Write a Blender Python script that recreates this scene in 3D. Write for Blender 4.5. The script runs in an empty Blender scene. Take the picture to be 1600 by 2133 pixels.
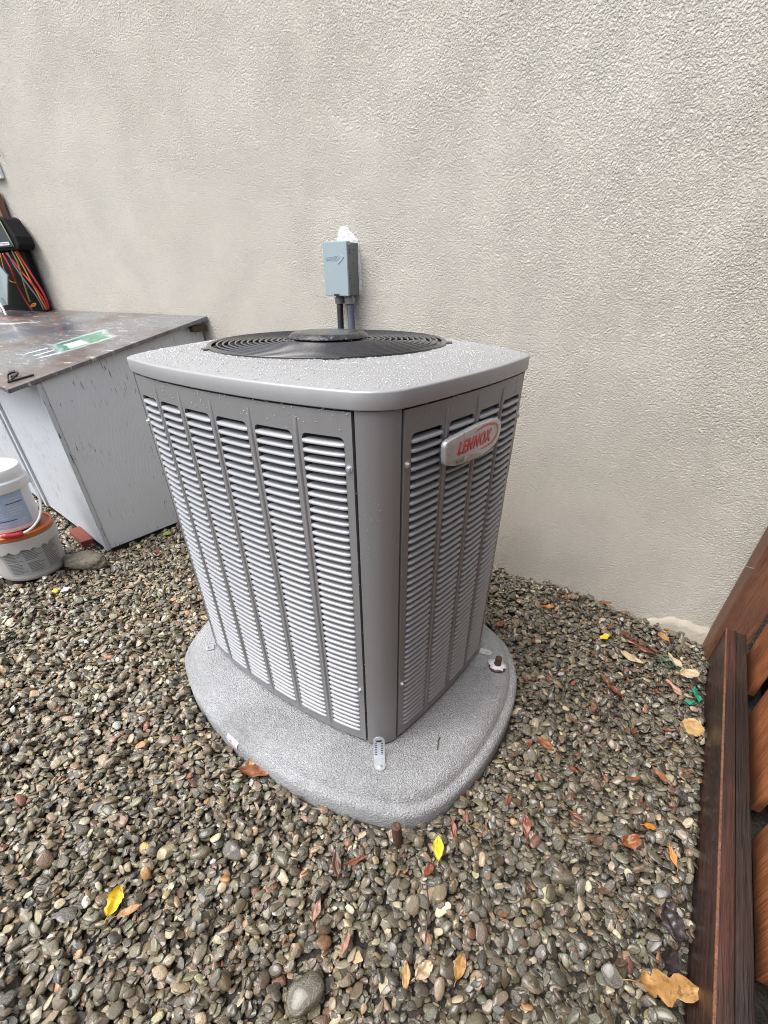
import bpy, bmesh, math, random
import numpy as np
from mathutils import Vector, Matrix, noise as mnoise

S = bpy.context.scene
COL = S.collection
R_ = math.radians
random.seed(7)
RNG = np.random.default_rng(11)

# ------------------------------------------------------------------ camera, sky, sun, exposure
cam_d = bpy.data.cameras.new('camera')
cam = bpy.data.objects.new('camera', cam_d)
COL.objects.link(cam)
_R = Vector((0.846499, 0.532354, -0.006180))
_U = Vector((-0.318439, 0.515587, 0.795466))
_F = Vector((-0.426656, 0.671393, -0.605966))
_m = Matrix((_R, _U, -_F)).transposed().to_4x4()
_m.translation = Vector((0.82765, -1.86647, 1.13197))
cam.matrix_world = _m
cam_d.sensor_fit = 'HORIZONTAL'
cam_d.sensor_width = 36.0
cam_d.lens = 36.0 * 930.93 / 1600.0
cam_d.shift_x = 1.76 / 1600.0
cam_d.shift_y = 224.4 / 1600.0
cam_d.clip_start = 0.02
cam_d.clip_end = 500.0
S.camera = cam

SUN_EL, SUN_AZ = 62.0, 214.0          # azimuth clockwise from +y: light comes from behind and left of the camera
W = bpy.data.worlds.new('World')
S.world = W
W.use_nodes = True
wn, wl = W.node_tree.nodes, W.node_tree.links
wn.clear()
sky = wn.new('ShaderNodeTexSky')
sky.sky_type = 'NISHITA'
sky.sun_disc = False
sky.sun_elevation = R_(SUN_EL)
sky.sun_rotation = R_(SUN_AZ)
sky.air_density = 1.0
sky.dust_density = 3.0
hsv = wn.new('ShaderNodeHueSaturation')
hsv.inputs['Saturation'].default_value = 0.50
bg = wn.new('ShaderNodeBackground')
bg.inputs['Strength'].default_value = 0.13
wo = wn.new('ShaderNodeOutputWorld')
wl.new(sky.outputs[0], hsv.inputs['Color'])
wl.new(hsv.outputs[0], bg.inputs['Color'])
wl.new(bg.outputs[0], wo.inputs['Surface'])

sun_d = bpy.data.lights.new('sun', 'SUN')
sun_d.energy = 1.25
sun_d.angle = R_(45)
sun_d.color = (1.0, 0.97, 0.93)
sun = bpy.data.objects.new('sun', sun_d)
COL.objects.link(sun)
_sd = Vector((math.sin(R_(SUN_AZ)) * math.cos(R_(SUN_EL)), math.cos(R_(SUN_AZ)) * math.cos(R_(SUN_EL)), math.sin(R_(SUN_EL))))
sun.rotation_euler = _sd.to_track_quat('Z', 'Y').to_euler()
sun.location = (-2, -3, 5)

S.view_settings.view_transform = 'Standard'
S.view_settings.look = 'None'
S.view_settings.gamma = 1.0
S.view_settings.use_curve_mapping = False
S.view_settings.exposure = 1.36
S.render.engine = 'CYCLES'
S.cycles.max_bounces = 5
S.cycles.use_denoising = True
S.cycles.use_adaptive_sampling = False
S.cycles.denoising_input_passes = 'RGB_ALBEDO_NORMAL'
S.cycles.denoising_prefilter = 'NONE'
S.cycles.pixel_filter_type = 'BLACKMAN_HARRIS'
S.cycles.filter_width = 1.0

# ------------------------------------------------------------------ helpers
def tag(o, label=None, cat=None, group=None, kind=None):
    if label: o['label'] = label
    if cat: o['category'] = cat
    if group: o['group'] = group
    if kind: o['kind'] = kind
    return o

def empty(name, loc=(0, 0, 0), rz=0.0):
    o = bpy.data.objects.new(name, None)
    COL.objects.link(o)
    o.empty_display_size = 0.05
    o.location = loc
    o.rotation_euler = (0, 0, rz)
    return o

def link(name, me, m=None, parent=None, loc=None):
    if m is not None and not me.materials:
        me.materials.append(m)
    o = bpy.data.objects.new(name, me)
    COL.objects.link(o)
    if parent is not None: o.parent = parent
    if loc is not None: o.location = loc
    return o

class MB:
    """collects vertices and faces"""
    def __init__(s): s.v = []; s.f = []
    def add(s, v, f):
        n = len(s.v)
        s.v += [tuple(map(float, p)) for p in v]
        s.f += [tuple(i + n for i in q) for q in f]
        return s
    def box(s, lo, hi, M=None):
        x0, y0, z0 = lo; x1, y1, z1 = hi
        v = [(x0,y0,z0),(x1,y0,z0),(x1,y1,z0),(x0,y1,z0),(x0,y0,z1),(x1,y0,z1),(x1,y1,z1),(x0,y1,z1)]
        if M is not None: v = [tuple(M @ Vector(p)) for p in v]
        return s.add(v, [(0,3,2,1),(4,5,6,7),(0,1,5,4),(1,2,6,5),(2,3,7,6),(3,0,4,7)])
    def hexa(s, b, t):
        """bottom quad and top quad, counter-clockwise seen from above"""
        return s.add(list(b) + list(t), [(0,3,2,1),(4,5,6,7),(0,1,5,4),(1,2,6,5),(2,3,7,6),(3,0,4,7)])
    def tube(s, pts, r, n=8, caps=True, rad=None):
        pts = [Vector(p) for p in pts]
        rings = []
        up = Vector((0.13, 0.21, 0.97)).normalized()
        for i, p in enumerate(pts):
            d = (pts[min(i+1, len(pts)-1)] - pts[max(i-1, 0)]).normalized()
            a = d.cross(up)
            if a.length < 1e-3: a = d.cross(Vector((1,0,0)))
            a.normalize(); b = d.cross(a)
            rr = rad[i] if rad else r
            rings.append([p + a*(math.cos(2*math.pi*k/n)*rr) + b*(math.sin(2*math.pi*k/n)*rr) for k in range(n)])
        v = [q for rg in rings for q in rg]
        f = [(i*n+k, i*n+(k+1)%n, (i+1)*n+(k+1)%n, (i+1)*n+k) for i in range(len(pts)-1) for k in range(n)]
        if caps: f += [tuple(range(n-1,-1,-1)), tuple((len(pts)-1)*n+k for k in range(n))]
        return s.add(v, f)
    def lathe(s, prof, n=48, c=(0,0,0), M=None):
        v = [(c[0]+r*math.cos(2*math.pi*k/n), c[1]+r*math.sin(2*math.pi*k/n), c[2]+z) for r, z in prof for k in range(n)]
        if M is not None: v = [tuple(M @ Vector(p)) for p in v]
        f = [(i*n+k, i*n+(k+1)%n, (i+1)*n+(k+1)%n, (i+1)*n+k) for i in range(len(prof)-1) for k in range(n)]
        return s.add(v, f)
    def build(s, name, m=None, parent=None, smooth=False, bevel=0.0, loc=None, seg=2, auto=None):
        me = bpy.data.meshes.new(name)
        me.from_pydata(s.v, [], s.f)
        if bevel or True:
            bm = bmesh.new(); bm.from_mesh(me)
            bmesh.ops.recalc_face_normals(bm, faces=bm.faces)
            if bevel:
                es = [e for e in bm.edges if len(e.link_faces) == 2 and e.calc_face_angle(0) > 0.5]
                bmesh.ops.bevel(bm, geom=es, offset=bevel, segments=seg, profile=0.6, affect='EDGES')
            bm.to_mesh(me); bm.free()
        if smooth:
            me.shade_smooth()
            if auto:
                bm = bmesh.new(); bm.from_mesh(me)
                for e in bm.edges:
                    if len(e.link_faces) == 2 and e.calc_face_angle(0) > auto: e.smooth = False
                bm.to_mesh(me); bm.free()
        return link(name, me, m, parent, loc)

# ------------------------------------------------------------------ material helpers
class NT:
    def __init__(s, name):
        s.m = bpy.data.materials.new(name); s.m.use_nodes = True
        s.n = s.m.node_tree.nodes; s.l = s.m.node_tree.links
        s.b = s.n['Principled BSDF']
    def node(s, t, **k):
        o = s.n.new(t)
        for a, v in k.items(): setattr(o, a, v)
        return o
    def lk(s, a, b): s.l.new(a, b)
    def coord(s, kind='Object', scale=(1,1,1), rot=(0,0,0), loc=(0,0,0)):
        t = s.node('ShaderNodeTexCoord'); mp = s.node('ShaderNodeMapping')
        mp.inputs['Scale'].default_value = scale; mp.inputs['Rotation'].default_value = rot; mp.inputs['Location'].default_value = loc
        s.lk(t.outputs[kind], mp.inputs['Vector']); return mp.outputs[0]
    def noise(s, vec, scale, detail=3, rough=0.55, dist=0.0, out='Fac'):
        o = s.node('ShaderNodeTexNoise')
        o.inputs['Scale'].default_value = scale; o.inputs['Detail'].default_value = detail
        o.inputs['Roughness'].default_value = rough; o.inputs['Distortion'].default_value = dist
        if vec is not None: s.lk(vec, o.inputs['Vector'])
        return o.outputs[out]
    def vor(s, vec, scale, feature='F1', out='Distance'):
        o = s.node('ShaderNodeTexVoronoi', feature=feature); o.inputs['Scale'].default_value = scale
        s.lk(vec, o.inputs['Vector']); return o.outputs[out]
    def ramp(s, fac, stops, interp='LINEAR'):
        o = s.node('ShaderNodeValToRGB'); cr = o.color_ramp; cr.interpolation = interp
        while len(cr.elements) < len(stops): cr.elements.new(0.5)
        for e, (p, c) in zip(cr.elements, stops):
            e.position = p; e.color = (c, c, c, 1) if isinstance(c, (int, float)) else (*c[:3], 1)
        s.lk(fac, o.inputs[0]); return o.outputs[0]
    def mix(s, fac, a, b, mode='MIX'):
        o = s.node('ShaderNodeMix', data_type='RGBA', blend_type=mode)
        for sock, v in ((o.inputs[0], fac), (o.inputs[6], a), (o.inputs[7], b)):
            if isinstance(v, (int, float)): sock.default_value = v if sock == o.inputs[0] else (v, v, v, 1)
            elif isinstance(v, tuple): sock.default_value = (*v[:3], 1)
            else: s.lk(v, sock)
        return o.outputs[2]
    def math(s, op, a, b=0.0, clamp=False):
        o = s.node('ShaderNodeMath', operation=op, use_clamp=clamp)
        for i, v in enumerate((a, b)):
            if isinstance(v, (int, float)): o.inputs[i].default_value = v
            else: s.lk(v, o.inputs[i])
        return o.outputs[0]
    def bump(s, h, strength=0.5, dist=0.01, prev=None):
        o = s.node('ShaderNodeBump'); o.inputs['Strength'].default_value = strength; o.inputs['Distance'].default_value = dist
        s.lk(h, o.inputs['Height'])
        if prev is not None: s.lk(prev, o.inputs['Normal'])
        return o.outputs[0]
    def set(s, **k):
        for a, v in k.items():
            sock = s.b.inputs[{'col':'Base Color','rough':'Roughness','metal':'Metallic','normal':'Normal','coat':'Coat Weight','coatr':'Coat Roughness','spec':'Specular IOR Level','trans':'Transmission Weight','ior':'IOR','alpha':'Alpha','sheen':'Sheen Weight','sss':'Subsurface Weight'}[a]]
            if isinstance(v, (int, float)): sock.default_value = v
            elif isinstance(v, tuple): sock.default_value = (*v[:3], 1)
            else: s.lk(v, sock)
        return s.m

def simple(name, col, rough=0.5, metal=0.0, var=0.12, vs=30.0, bumps=None, coat=0.0, spec=0.5):
    t = NT(name); co = t.coord()
    n = t.noise(co, vs, 4)
    c = t.mix(n, tuple(x*(1-var) for x in col), tuple(min(1, x*(1+var)) for x in col))
    t.set(col=c, metal=metal, coat=coat, coatr=0.15, spec=spec)
    t.set(rough=t.ramp(n, [(0.3, max(0.02, rough-0.06)), (0.7, min(1, rough+0.06))]))
    if bumps: t.set(normal=t.bump(t.noise(co, bumps[0], 3), bumps[1], bumps[2]))
    return t.m

# ---- stucco
t = NT('stucco'); co = t.coord()
warp = t.noise(co, 26.0, 2, out='Color')
wv = t.node('ShaderNodeVectorMath', operation='MULTIPLY_ADD')
t.lk(warp, wv.inputs[0]); wv.inputs[1].default_value = (0.012, 0.012, 0.012); t.lk(co, wv.inputs[2])
lace = t.ramp(t.noise(wv.outputs[0], 205.0, 3.5, 0.62, 0.25), [(0.36, 0.0), (0.60, 1.0)], 'EASE')
lace2 = t.noise(co, 330.0, 2, 0.6)
lace3 = t.noise(co, 14.0, 3)
grain = t.node('ShaderNodeTexVoronoi', feature='SMOOTH_F1'); grain.inputs['Scale'].default_value = 175.0; grain.inputs['Smoothness'].default_value = 0.35
t.lk(wv.outputs[0], grain.inputs['Vector'])
hgt = t.math('ADD', t.math('MULTIPLY', lace, 0.45), t.math('MULTIPLY', lace2, 0.40))
hgt = t.math('SUBTRACT', hgt, t.math('MULTIPLY', grain.outputs['Distance'], 0.75))
hgt = t.math('ADD', t.math('MULTIPLY', hgt, t.ramp(t.noise(co, 5.0, 4, 0.6), [(0.3, 0.55), (0.7, 1.0)])), t.math('MULTIPLY', lace3, 0.25))
big = t.noise(co, 1.6, 5, 0.65, 0.4)
stk = t.noise(t.coord(scale=(5.0, 5.0, 0.7)), 1.0, 5, 0.6)
c = t.mix(t.ramp(big, [(0.30, 0.0), (0.72, 1.0)]), (0.570, 0.530, 0.460), (0.622, 0.588, 0.518))
c = t.mix(t.ramp(stk, [(0.52, 0.0), (0.80, 0.12)]), c, (0.400, 0.365, 0.32))
c = t.mix(t.ramp(t.noise(co, 60.0, 3), [(0.45, 0.0), (0.75, 0.35)]), c, (0.66, 0.635, 0.59))
M_stucco = t.set(col=c, rough=0.9, spec=0.25, normal=t.bump(hgt, 1.0, 0.0068))
# ---- bare concrete
t = NT('concrete'); co = t.coord()
c = t.mix(t.noise(co, 9.0, 5), (0.25, 0.225, 0.18), (0.50, 0.46, 0.385))
M_concrete = t.set(col=c, rough=0.9, normal=t.bump(t.noise(co, 60.0, 5), 0.8, 0.006))
# ---- soil
t = NT('soil'); co = t.coord()
c = t.mix(t.noise(co, 40.0, 5), (0.012, 0.010, 0.008), (0.05, 0.042, 0.032))
M_soil = t.set(col=c, rough=0.75, normal=t.bump(t.noise(co, 90.0, 5), 1.0, 0.01))
# ---- pebbles (colour comes from each stone)
t = NT('wet_stone'); co = t.coord()
at = t.node('ShaderNodeAttribute', attribute_type='INSTANCER', attribute_name='col')
n1 = t.noise(co, 3.2, 5, 0.65, 0.5); n2 = t.noise(co, 22.0, 3)
c = t.mix(t.ramp(n1, [(0.30, 0.0), (0.75, 1.0)]), at.outputs['Color'], t.mix(0.5, at.outputs['Color'], (0.16, 0.15, 0.12)))
c = t.mix(t.ramp(n2, [(0.50, 0.0), (0.68, 0.34)]), c, t.mix(0.7, c, (0.45, 0.42, 0.36)))
c = t.mix(t.ramp(n2, [(0.32, 0.35), (0.46, 0.0)]), c, (0.02, 0.018, 0.015))
M_stone = t.set(col=c, rough=t.ramp(n1, [(0.3, 0.12), (0.7, 0.30)]), spec=0.6, coat=0.8, coatr=0.07,
                normal=t.bump(t.math('ADD', t.math('MULTIPLY', n1, 1.0), t.math('MULTIPLY', n2, 0.25)), 0.35, 0.12))
# ---- painted steel of the condenser
def steel(name, a, rough, metal=0.35):
    t = NT(name); co = t.coord()
    n = t.noise(co, 3.0, 4); f = t.noise(co, 900.0, 1)
    c = t.mix(n, tuple(x*0.94 for x in a), tuple(x*1.05 for x in a))
    c = t.mix(t.ramp(f, [(0.45, 0.0), (0.8, 0.35)]), c, tuple(min(1, x*1.45) for x in a))
    drip = t.noise(t.coord(scale=(45, 45, 2.2)), 1.0, 3)
    r = t.math('ADD', rough - 0.05, t.math('MULTIPLY', t.ramp(drip, [(0.4, 0.0), (0.7, 1.0)]), 0.09))
    return t.set(col=c, rough=r, metal=metal, normal=t.bump(f, 0.05, 0.0006))
M_steel = steel('taupe_painted_steel', (0.243, 0.241, 0.244), 0.40)
M_louvre = steel('louvre_steel_sky_tinted', (0.345, 0.35, 0.365), 0.42, 0.25)  # same paint as the panels, lightened and blued to carry the sky's reflection
M_lid = steel('lid_steel_sky_tinted', (0.345, 0.348, 0.355), 0.36, 0.3)  # panel paint made lighter here: sky brightness on the top baked into colour
M_dark = simple('dark_interior', (0.012, 0.012, 0.013), 0.6)
M_black = simple('black_coated_wire', (0.016, 0.016, 0.022), 0.28, coat=0.7)
M_hub = NT('wet_black_cap'); _c = M_hub.coord()
_w = M_hub.noise(_c, 38.0, 3, 0.6, 1.6)
M_hub = M_hub.set(col=(0.010, 0.010, 0.013), rough=0.20, coat=0.25, normal=M_hub.bump(_w, 0.7, 0.01))
M_zinc = simple('galvanised_steel', (0.62, 0.65, 0.68), 0.35, 0.75, 0.1, 60)
M_drop = simple('water_on_paint', (0.37, 0.375, 0.385), 0.26, 0.2, 0.05, 10)
M_badge = simple('brushed_silver_plate', (0.52, 0.515, 0.52), 0.28, 0.4, 0.06, 20)
M_badge2 = simple('dull_silver_band', (0.40, 0.38, 0.34), 0.4, 0.3, 0.06, 20)
M_red = simple('red_enamel', (0.62, 0.010, 0.014), 0.3, 0.0, 0.1, 60, coat=0.3)
M_ink = simple('black_ink', (0.015, 0.015, 0.017), 0.5)
# ---- pad
t = NT('rough_grey_pad'); co = t.coord()
n = t.noise(co, 215.0, 2.5, 0.6, 0.5); n2 = t.noise(co, 7.0, 4); n3 = t.noise(co, 60.0, 3)
c = t.mix(n2, (0.39, 0.397, 0.41), (0.48, 0.488, 0.50))
c = t.mix(t.ramp(n3, [(0.50, 0.0), (0.66, 0.4)]), c, (0.62, 0.63, 0.64))
wet = t.ramp(t.noise(co, 3.2, 4, 0.6), [(0.40, 0.0), (0.62, 1.0)])
M_pad = t.set(col=t.mix(t.math('MULTIPLY', wet, 0.45), c, (0.19, 0.19, 0.19)), rough=t.math('SUBTRACT', 0.45, t.math('MULTIPLY', wet, 0.22)), spec=0.7, normal=t.bump(n, 1.0, 0.013))
# ---- disconnect box, conduits
M_box = simple('blue_grey_enamel', (0.30, 0.37, 0.395), 0.42, 0.1, 0.04, 12)
M_boxside = simple('grey_enamel', (0.15, 0.165, 0.165), 0.45, 0.1, 0.06, 12)
M_boxmark = simple('embossed_enamel', (0.35, 0.42, 0.445), 0.4, 0.1, 0.04, 12)
M_cond_b = simple('black_tape', (0.016, 0.016, 0.018), 0.35, 0, 0.3, 80)
M_cond_g = simple('blue_grey_conduit', (0.085, 0.097, 0.130), 0.42)
M_fit = simple('grey_fitting', (0.22, 0.23, 0.24), 0.45, 0.2)
M_caulk = simple('white_sealant', (0.56, 0.55, 0.55), 0.7, 0, 0.32, 90, bumps=(70, 0.8, 0.01))
# ---- cabinet paint
def cab_paint(name, a, chip):
    t = NT(name); co = t.coord()
    g = t.noise(t.coord(scale=(1, 1, 0.10)), 150.0, 4, 0.65)
    b = t.noise(co, 4.0, 4, 0.6)
    w = t.node('ShaderNodeTexWave', wave_type='RINGS'); t.lk(t.coord(scale=(3.0, 3.0, 1.6), loc=(3.6, 1.2, -0.4)), w.inputs['Vector'])
    w.inputs['Scale'].default_value = 6.0; w.inputs['Distortion'].default_value = 5.0; w.inputs['Detail'].default_value = 2.0
    c = t.mix(b, tuple(x*0.90 for x in a), tuple(min(1, x*1.06) for x in a))
    crack = t.math('MULTIPLY', t.ramp(g, [(0.615, 0.0), (0.64, 1.0)]), t.ramp(t.noise(co, 5.5, 3), [(chip, 0.0), (chip+0.1, 1.0)]))
    c = t.mix(crack, c, (0.055, 0.045, 0.035))
    c = t.mix(t.ramp(t.noise(co, 26.0, 4), [(0.70, 0.0), (0.73, 0.8)]), c, (0.16, 0.13, 0.10))
    h = t.math('SUBTRACT', t.math('ADD', t.math('MULTIPLY', g, 0.5), t.math('MULTIPLY', w.outputs['Fac'], 0.10)), t.math('MULTIPLY', crack, 0.6))
    return t.set(col=c, rough=0.55, normal=t.bump(h, 0.6, 0.006))
M_cab = cab_paint('flaking_grey_paint', (0.60, 0.615, 0.635), 0.50)
M_cabw = cab_paint('flaking_white_paint', (0.48, 0.50, 0.525), 0.47)
M_black_metal = simple('black_metal', (0.015, 0.015, 0.016), 0.45)
# ---- weathered plywood lid with spray-paint marks (object coordinates: x along the wall, y depth)
t = NT('weathered_plywood'); co = t.coord()
tc = t.node('ShaderNodeTexCoord'); sp = t.node('ShaderNodeSeparateXYZ')
wob = t.noise(co, 14.0, 3, out='Color')
wa = t.node('ShaderNodeVectorMath', operation='MULTIPLY_ADD'); t.lk(wob, wa.inputs[0]); wa.inputs[1].default_value = (0.05, 0.05, 0.0)
t.lk(tc.outputs['Object'], wa.inputs[2]); t.lk(wa.outputs[0], sp.inputs[0])
gx = t.noise(t.coord(scale=(0.5, 7.0, 1.0)), 5.0, 5, 0.65)
bl = t.noise(co, 2.3, 5, 0.6)
c = t.mix(t.ramp(gx, [(0.3, 0.0), (0.75, 1.0)]), (0.075, 0.055, 0.046), (0.21, 0.165, 0.135))
c = t.mix(t.ramp(bl, [(0.42, 0.0), (0.54, 0.8)]), c, (0.175, 0.19, 0.215))  # blue-grey blotches: sky sheen painted into the wood colour
fine = t.noise(t.coord(scale=(1.6, 30.0, 1.0)), 5.0, 4, 0.7)
c = t.mix(t.ramp(fine, [(0.38, 0.6), (0.56, 0.0)]), c, (0.045, 0.036, 0.032))
c = t.mix(t.ramp(t.noise(t.coord(scale=(1.0, 4.0, 1.0), rot=(0, 0, 0.25)), 10.0, 5, 0.75), [(0.60, 0.0), (0.635, 0.85)]), c, (0.50, 0.48, 0.45))
c = t.mix(t.ramp(t.vor(t.coord(scale=(1, 1.6, 1)), 7.0), [(0.06, 0.8), (0.11, 0.0)]), c, (0.06, 0.05, 0.045))
def rot_axis(cx, cy, ang):
    # local coordinates p (along), q (across) of a stencil mark
    ca, sa = math.cos(ang), math.sin(ang)
    dx = t.math('SUBTRACT', sp.outputs['X'], cx + 0.025); dy = t.math('SUBTRACT', sp.outputs['Y'], cy + 0.025)
    p = t.math('ADD', t.math('MULTIPLY', dx, ca), t.math('MULTIPLY', dy, sa))
    q = t.math('SUBTRACT', t.math('MULTIPLY', dy, ca), t.math('MULTIPLY', dx, sa))
    return p, q
def rect(p, q, hp, hq, soft):
    a = t.math('SUBTRACT', hp, t.math('ABSOLUTE', p)); b = t.math('SUBTRACT', hq, t.math('ABSOLUTE', q))
    return t.math('MULTIPLY', t.math('DIVIDE', t.math('MINIMUM', a, b), soft), 1.0, clamp=True)
p, q = rot_axis(-1.837, -0.452, 1.264)
fade = t.ramp(t.noise(co, 11.0, 4, 0.7), [(0.25, 0.25), (0.55, 1.0)])
c = t.mix(t.math('MULTIPLY', rect(p, q, 0.150, 0.138, 0.03), fade), c, (0.42, 0.55, 0.53))
c = t.mix(t.math('MULTIPLY', rect(p, q, 0.122, 0.108, 0.02), fade), c, (0.05, 0.20, 0.125))
p2, q2 = rot_axis(-1.83, -0.492, 1.264)
c = t.mix(rect(p2, q2, 0.046, 0.070, 0.015), c, (0.60, 0.64, 0.66))
for cx, cy in ((-1.975, -0.615), (-1.885, -0.628), (-1.80, -0.64)):
    p, q = rot_axis(cx, cy, 1.15)
    c = t.mix(rect(p, q, 0.050, 0.014, 0.008), c, (0.62, 0.62, 0.62))
p, q = rot_axis(-2.42, -0.40, 0.6)
c = t.mix(t.math('MULTIPLY', rect(p, q, 0.30, 0.12, 0.06), 0.7), c, (0.07, 0.075, 0.095))
p, q = rot_axis(-2.85, -0.285, 0.25)
c = t.mix(t.math('MULTIPLY', rect(p, q, 0.22, 0.022, 0.02), fade), c, (0.62, 0.60, 0.58))
p, q = rot_axis(-3.12, -0.23, 0.2)
c = t.mix(t.math('MULTIPLY', rect(p, q, 0.2, 0.05, 0.04), 0.5), c, (0.33, 0.10, 0.09))
M_ply = t.set(col=c, rough=t.ramp(bl, [(0.35, 0.42), (0.6, 0.22)]), spec=0.55, coat=0.25, coatr=0.2, normal=t.bump(gx, 0.35, 0.006))
# ---- timber
def timber(name, a, b, stain, stain_z=None, axis='z', rough=0.6, lo=0.35, hi=0.75):
    t = NT(name)
    sc = {'z': (1, 1, 0.06), 'y': (1, 0.05, 1), 'x': (0.06, 1, 1)}[axis]
    co = t.coord()
    g = t.noise(t.coord(scale=sc), 70.0, 4, 0.65, 0.3)
    m = t.noise(t.coord(scale=tuple(0.4 + 0.6*x for x in sc)), 7.0, 4, 0.6)
    c = t.mix(t.ramp(g, [(lo, 0.0), (hi, 1.0)]), a, b)
    c = t.mix(t.ramp(m, [(0.44, 0.0), (0.62, 0.85)]), c, stain)
    c = t.mix(t.ramp(t.noise(t.coord(scale=tuple(min(1, x*1.6) for x in sc)), 150.0, 3, 0.7), [(0.30, 0.75), (0.42, 0.0)]), c, tuple(x*0.35 for x in a))
    if stain_z:
        s = t.node('ShaderNodeSeparateXYZ'); t.lk(co, s.inputs[0])
        zz = t.math('ADD', s.outputs['Z'], t.math('MULTIPLY', t.noise(t.coord(scale=(1, 1, 0.4)), 14.0, 4), stain_z[1]))
        f = t.node('ShaderNodeMapRange'); t.lk(zz, f.inputs[0]); f.inputs[1].default_value = stain_z[0]; f.inputs[2].default_value = stain_z[0] + 0.05
        c = t.mix(f.outputs[0], tuple(x*0.9 for x in stain), c)
        g2 = t.node('ShaderNodeMapRange'); t.lk(zz, g2.inputs[0]); g2.inputs[1].default_value = 0.45; g2.inputs[2].default_value = 0.75
        c = t.mix(g2.outputs[0], c, t.mix(g, (0.13, 0.115, 0.10), (0.24, 0.215, 0.19)))
    return t.set(col=c, rough=rough, coat=0.1, normal=t.bump(g, 1.0, 0.007))
M_plank = timber('redwood_plank', (0.33, 0.105, 0.035), (0.54, 0.215, 0.08), (0.15, 0.052, 0.023), (0.085, 0.10))
M_plankdark = timber('dark_back_plank', (0.05, 0.022, 0.014), (0.10, 0.042, 0.025), (0.03, 0.016, 0.012))
M_post = timber('redwood_post', (0.15, 0.062, 0.034), (0.25, 0.115, 0.066), (0.11, 0.05, 0.03))
M_beam = timber('wet_red_timber', (0.040, 0.018, 0.014), (0.085, 0.038, 0.030), (0.022, 0.015, 0.013), axis='y', rough=0.42)
M_beamd = timber('wet_dark_timber', (0.019, 0.014, 0.012), (0.045, 0.030, 0.025), (0.013, 0.010, 0.009), axis='y', rough=0.42)
M_rust = simple('rusty_steel', (0.10, 0.055, 0.038), 0.7, 0.3, 0.35, 120, bumps=(200, 0.7, 0.004))
M_white = simple('white_plastic', (0.72, 0.73, 0.74), 0.35, 0, 0.04, 8)
M_pail = simple('dirty_grey_plastic', (0.50, 0.49, 0.47), 0.5, 0, 0.16, 9)
M_orange = simple('orange_plastic', (0.46, 0.115, 0.025), 0.4, 0, 0.12, 20)
M_redp = simple('red_plastic', (0.40, 0.02, 0.025), 0.35)
M_paper_b = simple('pale_blue_paper', (0.36, 0.47, 0.62), 0.5, 0, 0.14, 14)
M_paper_g = simple('grey_printed_paper', (0.36, 0.365, 0.36), 0.6, 0, 0.12, 16)
M_print = simple('grey_print', (0.15, 0.155, 0.16), 0.6, 0, 0.3, 160)
M_printb = simple('blue_print', (0.05, 0.09, 0.27), 0.5, 0, 0.2, 120)
M_printl = simple('faint_white_print', (0.50, 0.58, 0.68), 0.5, 0, 0.2, 120)
M_rock = simple('lichen_rock', (0.13, 0.115, 0.085), 0.6, 0, 0.75, 14, bumps=(26, 0.9, 0.02))
M_brick = simple('red_brick', (0.17, 0.042, 0.03), 0.8, 0, 0.2, 50, bumps=(90, 0.6, 0.006))
M_bag = simple('navy_black_nylon', (0.022, 0.028, 0.042), 0.6, 0, 0.25, 220, bumps=(300, 0.5, 0.003))
M_bagside = simple('black_nylon', (0.007, 0.007, 0.008), 0.7, spec=0.2)
M_piping = simple('yellow_green_piping', (0.34, 0.36, 0.12), 0.5)
M_yellow = simple('yellow_rubber', (0.55, 0.26, 0.02), 0.4)
M_gold = simple('dull_yellow_rubber', (0.30, 0.20, 0.05), 0.45)
M_redr = simple('red_rubber', (0.42, 0.02, 0.015), 0.35)
M_greyr = simple('grey_rubber', (0.14, 0.14, 0.16), 0.45)
M_teal = simple('teal_glass_sheet', (0.07, 0.12, 0.125), 0.15, 0, 0.2, 6, coat=0.5)
M_board = simple('black_board', (0.006, 0.006, 0.006), 0.6, spec=0.15)
M_alu = simple('aluminium_edge', (0.55, 0.57, 0.58), 0.4, 0.6)
M_wood = timber('brown_batten', (0.16, 0.075, 0.04), (0.24, 0.12, 0.07), (0.12, 0.055, 0.03))
M_green = simple('green_plastic', (0.008, 0.22, 0.125), 0.3, 0, 0.2, 60, coat=0.3)
M_twig = simple('dark_twig', (0.055, 0.038, 0.028), 0.6, 0, 0.3, 60)

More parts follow.
